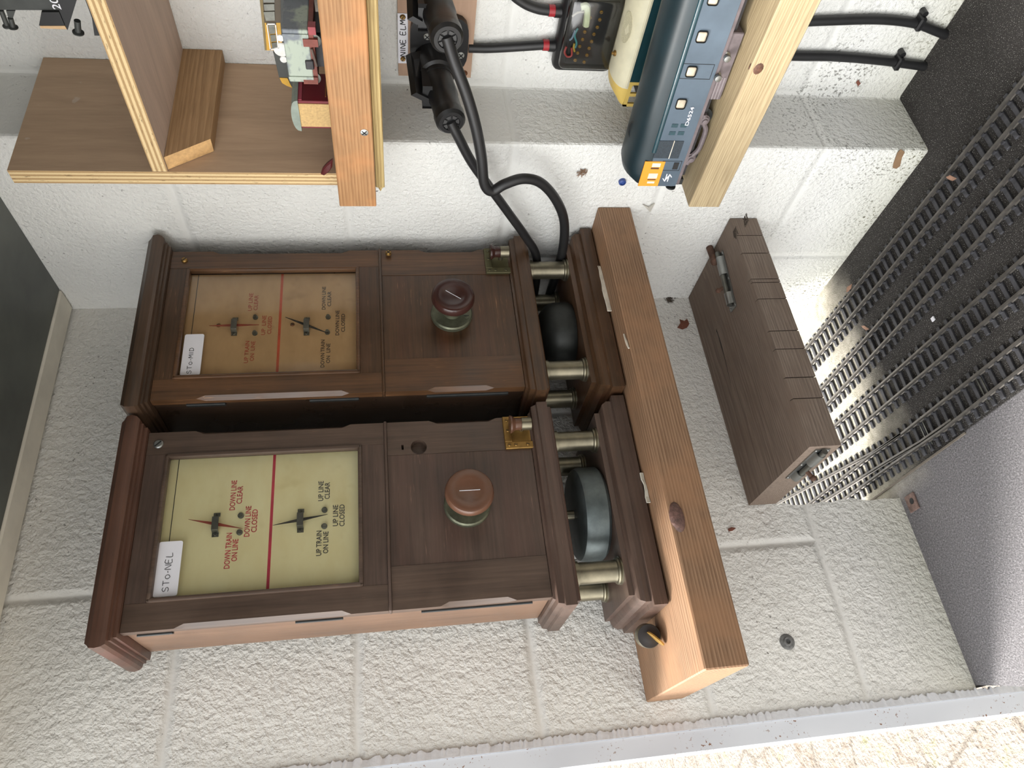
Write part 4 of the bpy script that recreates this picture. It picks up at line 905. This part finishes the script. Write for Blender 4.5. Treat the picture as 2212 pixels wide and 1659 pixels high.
# strip label NINE ELMS
q0, q1 = X(*F5(300, 285), .8352), X(*F5(330, 1370), .8352)
b = MB(); b.box(.8344, .8353, q0.y, q1.y, q0.z - .0062, q0.z + .0062, .0003); lab = b.build('name_strip', m_white)
tag(lab, 'white strip hand lettered NINE ELMS on the plywood plate', 'label')
scrawl('NINE ELMS', (.8342, q1.y - .0105, q0.z - .0030), (0, -1, 0), (0, 0, 1), .0056, .0062, .0013, .0005, 'handwriting', m_ink, lab)
for py_ in (365, 1275):
    q_ = X(*F5(285, py_), .8344); b = MB(); screw(b, (.8344, q_.y, q0.z), (-1, 0, 0), .0032, 0, (0, 1, .6), 1, .002); b.build('strip_screw', [m_brass, m_ink], lab)
# junction box with clear lid
F6 = lambda x, y: (1080 + x * .13562, y * .13562)
R = thing('junction_box', 'black junction box with a clear lid showing brass terminal screws', 'junction box', (.83, .55, .49))
b = MB(); b.box(.820, WREC - .0005, .492, .602, .4535, .5325, .010, seg=3); b.build('base', m_blackp, R)
t = NT('clear_lid'); t.t.nodes.remove(t.b); out = t.t.nodes['Material Output']
lw = t.n('Fresnel', i_IOR=1.5); tr = t.n('BsdfTransparent', i_Color=(.80, .80, .78, 1)); gl_ = t.n('BsdfGlossy', i_Color=(1, 1, 1, 1), i_Roughness=.12)
mx = t.n('MixShader', i_0=t.math('ADD', lw.outputs[0], .03), i_1=tr.outputs[0], i_2=gl_.outputs[0]); t.t.links.new(mx.outputs[0], out.inputs[0])
b = MB(); b.box(.8085, .8265, .496, .590, .4590, .5275, .007, seg=3); b.build('lid', t.m, R)
b = MB(); b.box(.8185, .8205, .502, .586, .466, .518); b.build('terminal_block', m_blackp, R)
for x_, y_ in ((1615, 190), (1590, 310), (1550, 430), (1497, 542), (1460, 657), (1420, 765), (1385, 875), (1340, 985), (1432, 280), (1350, 505), (1315, 625), (1268, 735), (1237, 840), (1197, 955)):
    q_ = X(*F6(x_, y_), .8185); b = MB(); screw(b, (.8186, q_.y, q_.z), (-1, 0, 0), .0022, 0, (0, .4, 1), 1, .0016); b.build('terminal_screw', [plain('bright_brass', (196, 156, 82), .3, .7), m_ink], R)
for pts, rgb in ((((1240, 450), (1190, 560), (1220, 680), (1200, 760)), (60, 130, 134)), (((1060, 740), (1030, 830), (1070, 900), (1140, 880), (1140, 760)), (160, 60, 56)), (((1290, 110), (1380, 100), (1390, 250), (1370, 410)), (196, 206, 172)), (((1185, 690), (1175, 760), (1190, 820)), (176, 150, 60)), (((1150, 260), (1240, 200), (1340, 190)), (150, 146, 136)), (((1200, 480), (1150, 600), (1110, 640)), (110, 130, 150))):
    b = MB(); b.tube([X(*F6(*p), .8155) for p in pts], .0013 if rgb[0] != 196 else .0042, 8, 6); b.build('wire', plain('wire%d' % rgb[0], rgb, .4), R)
for px_, py_ in ((1172, 97), (1172, 22)):
    q_ = X(px_, py_, .834); b = MB(); b.cyl((.834, q_.y, .531), (.834, q_.y, .5395), .0078, 18); g_ = b.build('entry_gland', m_blackp, R)
    b = MB(); b.cyl((.834, q_.y, .5390), (.834, q_.y, .5470), .0068, 18); b.build('red_tape', m_red, g_)
ya, yb_ = X(1172, 97, .834).y, X(1172, 22, .834).y
cable('wall_cable', 'black cable from the plywood plate to the clear-lidded junction box', [(.8365, X(1028, 104, .8365).y, .640), (.836, X(1060, 104, .836).y, X(1060, 104, .836).z), (.834, X(1130, 100, .834).y, X(1130, 100, .834).z), (.834, ya, .546)], .0058)
cable('wall_cable', 'black cable curving into the upper end of the junction box', [X(1060, -90, .836), X(1100, -22, .836), X(1130, 5, .835), X(1160, 18, .834), (.834, yb_, .546)], .0062)
cable('wall_cable', 'black cable down the recessed wall, the one nearer the pier', [(.836, .575, .455)] + [X(px, py, .838) for px, py in ((1500, 108), (1700, 120), (1800, 122), (1900, 130), (1990, 142), (2030, 148))], .0064)
cable('wall_cable', 'black cable down the recessed wall with a kink at its clip', [(.836, .535, .455)] + [X(px, py, .838) for px, py in ((1500, 55), (1700, 48), (1800, 44), (1900, 42), (1975, 50), (2020, 66), (2064, 84))], .0062)
for px, py, lb in ((1985, 46, 'black clip on the kinked wall cable'), (1938, 132, 'black clip on the wall cable nearer the pier')):
    q_ = X(px, py, .838); b = MB(); b.box(.828, WREC - .0005, q_.y - .0095, q_.y + .0095, q_.z - .004, q_.z + .004, .002); b.cyl((.834, q_.y - .012, q_.z), (.8445, q_.y - .012, q_.z), .004, 10); tag(b.build('cable_clip', m_blackp), lb, 'clip')

# ------------------------------------------------------------------ small things
kc = Z(1403, 1374, .4652); KR = .0138
R = thing('key_switch', 'round black key switch with a brass key standing on the plank', 'key switch', (kc.x, kc.y, .4517))
ax_ = Vector((-.25, -1, .12)).normalized(); kc = Vector((kc.x, kc.y, .4520 + KR))
b = MB(); b.lathe([(KR * .97, 0), (KR, .0008), (KR, .016), (KR * .9, .017)], kc, -ax_, 36); b.build('barrel', m_nickel, R)
b = MB(); b.lathe([(KR * .96, 0), (KR * .94, .0008), (KR * .5, .001), (KR * .45, .0012), (0, .0012)], kc, ax_, 36); fc_ = b.build('face', plain('black_enamel', (44, 42, 42), .4, 0, .1, 60), R)
u_ = (RM[0] * .60 + RM[1] * .28 - RM[2] * .75).normalized(); v_ = (RM[2] + RM[1] * .42); v_ = (v_ - u_ * v_.dot(u_)).normalized(); w_ = u_.cross(v_)
kk0 = kc + ax_ * .001 + Vector((.004, 0, .001)); el = [(.0125 + .0125 * math.cos(2 * PI * k / 24), .0088 * math.sin(2 * PI * k / 24)) for k in range(24)]
b = MB(); b.loft([[kk0 + u_ * a_ + v_ * c_ - w_ * .0008 for a_, c_ in el], [kk0 + u_ * a_ + v_ * c_ + w_ * .0008 for a_, c_ in el]]); b.build('key', plain('bright_brass', (196, 156, 82), .3, .7), R)

def strip(name, label, pts, wd, m, cat='paper scrap'):
    """crumpled ribbon of torn paper lying on a surface"""
    r_ = random.Random(len(label)); bb = MB(); rings = []
    for p in pts:
        p = Vector(p); a_ = wd * r_.uniform(.6, 1.1)
        rings.append([p + Vector((0, -.0008, 0)), p + Vector((0, -.0008 - r_.uniform(0, .0012), a_)), p + Vector((0, .0006, a_ * 1.05)), p + Vector((0, .0008, 0))])
    bb.loft(rings); return tag(bb.build(name, m, smooth=False), label, cat)
m_paper = plain('torn_paper', (214, 206, 190), .8, 0, .12, 90)
def along(p, q, n, y, z):
    a_, c_ = Z(*p, z), Z(*q, z); return [a_.lerp(c_, k / n) + Vector((0, rnd.uniform(-.0008, .0008), 0)) for k in range(n + 1)]
strip('torn_paper', 'long strip of torn white paper wedged under the instrument nearer the corner', along((1297, 575), (1321, 672), 9, 0, .4520), .0058, m_paper)
strip('torn_paper', 'small torn scrap of paper on the plank edge', along((1349, 722), (1360, 752), 4, 0, .4520), .0028, m_paper)
strip('folded_paper', 'folded white paper shim under the instrument nearer the door opening', along((1389, 1022), (1405, 1086), 5, 0, .4520), .0042, plain('shim_paper', (206, 204, 190), .7))
def on(px, py, wall):
    return Y(px, py, WB - .0012) if wall == 'b' else X(px, py, WL - .0012 if wall == 'r' else WREC - .0012)
def bits(name, label, pix, wall, m, cat, th=.0008):
    return leafchip(name, label, [on(px, py, wall) for px, py in pix], m, cat, th)
m_leaf = plain('dry_leaf', (120, 72, 56), .8, 0, .2, 200)
bits('dead_leaf', 'reddish dead leaf stuck to the wall above the hatch board', [(1463, 708), (1470, 698), (1468, 690), (1478, 694), (1484, 689), (1489, 700), (1484, 708), (1474, 712)], 'b', m_leaf, 'leaf')
bits('dead_leaf', 'brown dead leaf on the corner of the pier near the floor', [(1930, 352), (1938, 330), (1946, 322), (1954, 328), (1948, 340), (1944, 358), (1936, 364), (1928, 362)], 'r', plain('brown_leaf', (132, 104, 76), .8), 'leaf')
bits('dead_leaf', 'small brown leaf scrap below the cables on the recessed wall', [(1849, 178), (1854, 172), (1859, 180), (1853, 186)], 'c', m_leaf, 'leaf')
bits('dead_leaf', 'thin brown leaf scrap on the end wall left of the hatch board', [(1572, 1143), (1580, 1139), (1590, 1141), (1582, 1147), (1574, 1148)], 'b', m_leaf, 'leaf')
bits('paint_flake', 'curled flake of paint on the corner wall under the plank with the locomotive', [(1388, 440), (1400, 446), (1414, 438), (1404, 456)], 'r', plain('pale_flake', (190, 186, 176), .7), 'paint flake', .002)
q_ = on(1344, 392, 'r'); b = MB(); b.lathe([(.0052, 0), (.0050, .004), (.0034, .0055), (.003, .003), (0, .003)], (WL - .0002, q_.y, q_.z), (-1, 0, 0), 18)
tag(b.build('wall_plug', plain('blue_plastic', (52, 76, 138), .4)), 'blue plastic wall plug in the side wall below the locomotive nose', 'wall plug')
q_ = on(1701, 1386, 'b'); b = MB(); b.lathe([(.0105, 0), (.009, .0010), (.0058, .0012), (.0052, .0035), (.0035, .0035), (.0032, .0004), (0, .0003)], (q_.x, WB - .0003, q_.z), (0, -1, 0), 18)
tag(b.build('wall_anchor', plain('grey_plastic', (112, 112, 110), .5, 0, .3, 200)), 'old grey wall anchor in the end wall near the door frame', 'wall plug')
q_ = on(1257, 372, 'r'); b = MB(); r_ = random.Random(7)
for k in range(7): b.tube([(WL - .0015 - r_.uniform(0, .003), q_.y + r_.uniform(-.007, .007), q_.z + r_.uniform(-.007, .007)) for _ in range(5)], .0004, 5, 5)
tag(b.build('spider_husk', plain('spider_brown', (128, 100, 78), .7)), 'shrivelled spider husk on the side wall near the looping cable', 'spider')
for (px, py, lb) in ((1445, 645, 'clump of cobwebbed dirt on the end wall by the plank'), (1612, 478, 'clump of cobwebbed dirt on the wall end of the hatch board'), (1590, 505, 'thin straw debris on the saw cut hatch edge'), (300, 640, 'dark cobweb shred on the wall beside the cornice')):
    pb = Y(px, py, WB - .001) if px in (1445, 300) else Z(px, py, HZ1 + .0006)
    b = MB(); r_ = random.Random(px); flat = px in (1445, 300)
    for k in range(9):
        b.tube([pb + Vector((r_.uniform(-.009, .009), -r_.uniform(0, .0015) if flat else r_.uniform(-.008, .004), r_.uniform(-.009, .009) if flat else r_.uniform(0, .003))) for _ in range(4)], r_.uniform(.0003, .0009), 5, 4)
    tag(b.build('cobweb_clump', plain('dusty_dirt', (74, 64, 54), .9)), lb, 'dirt')
# rusty bracket, chip and leaves on the floor
q_ = Z(1973, 1084, .0); b = MB(); b.box(q_.x - .013, q_.x + .012, q_.y - .010, q_.y + .012, .0003, .003, .0006)
br_ = tag(b.build('rusty_bracket', plain('brown_rust', (118, 96, 88), .8, 0, .3, 200, bump=.5)), 'square rusty bracket plate on the floor at the foot of the end wall', 'bracket')
b = MB(); b.lathe([(.0046, 0), (.0046, .0006), (.0040, .0008), (0, .0003)], (q_.x + .001, q_.y - .001, .0027), (0, 0, 1), 16); b.build('bolt_hole', m_ink, br_)
q_ = Z(2016, 689, .001); tag(MB().box(q_.x - .0032, q_.x + .0032, q_.y - .0032, q_.y + .0032, .0003, .0026, .0006).build('white_chip', m_white), 'small white chip lying between two model tracks', 'chip')
for i, (px, py, lb) in enumerate(((2068, 385, 'tan dead leaf across the model track by the right wall'), (1880, 708, 'pink brown leaf scrap beside the second model track'), (1845, 622, 'dry leaf scrap in the track nearest the right wall'))):
    q_ = Z(px, py, .0045); r_ = random.Random(i + 3); ang = r_.uniform(0, 3)
    pts = [q_ + Vector((math.cos(ang) * a_ - math.sin(ang) * c_, math.sin(ang) * a_ + math.cos(ang) * c_, .0070 + .0008 * k)) for k, (a_, c_) in enumerate(((-.008, 0), (-.002, .0034), (.006, .0016), (.009, -.001), (.001, -.0036)))]
    leafchip('dead_leaf', lb, pts, plain('tan_leaf', (146, 112, 92), .8, 0, .2, 200), 'leaf', .0006)
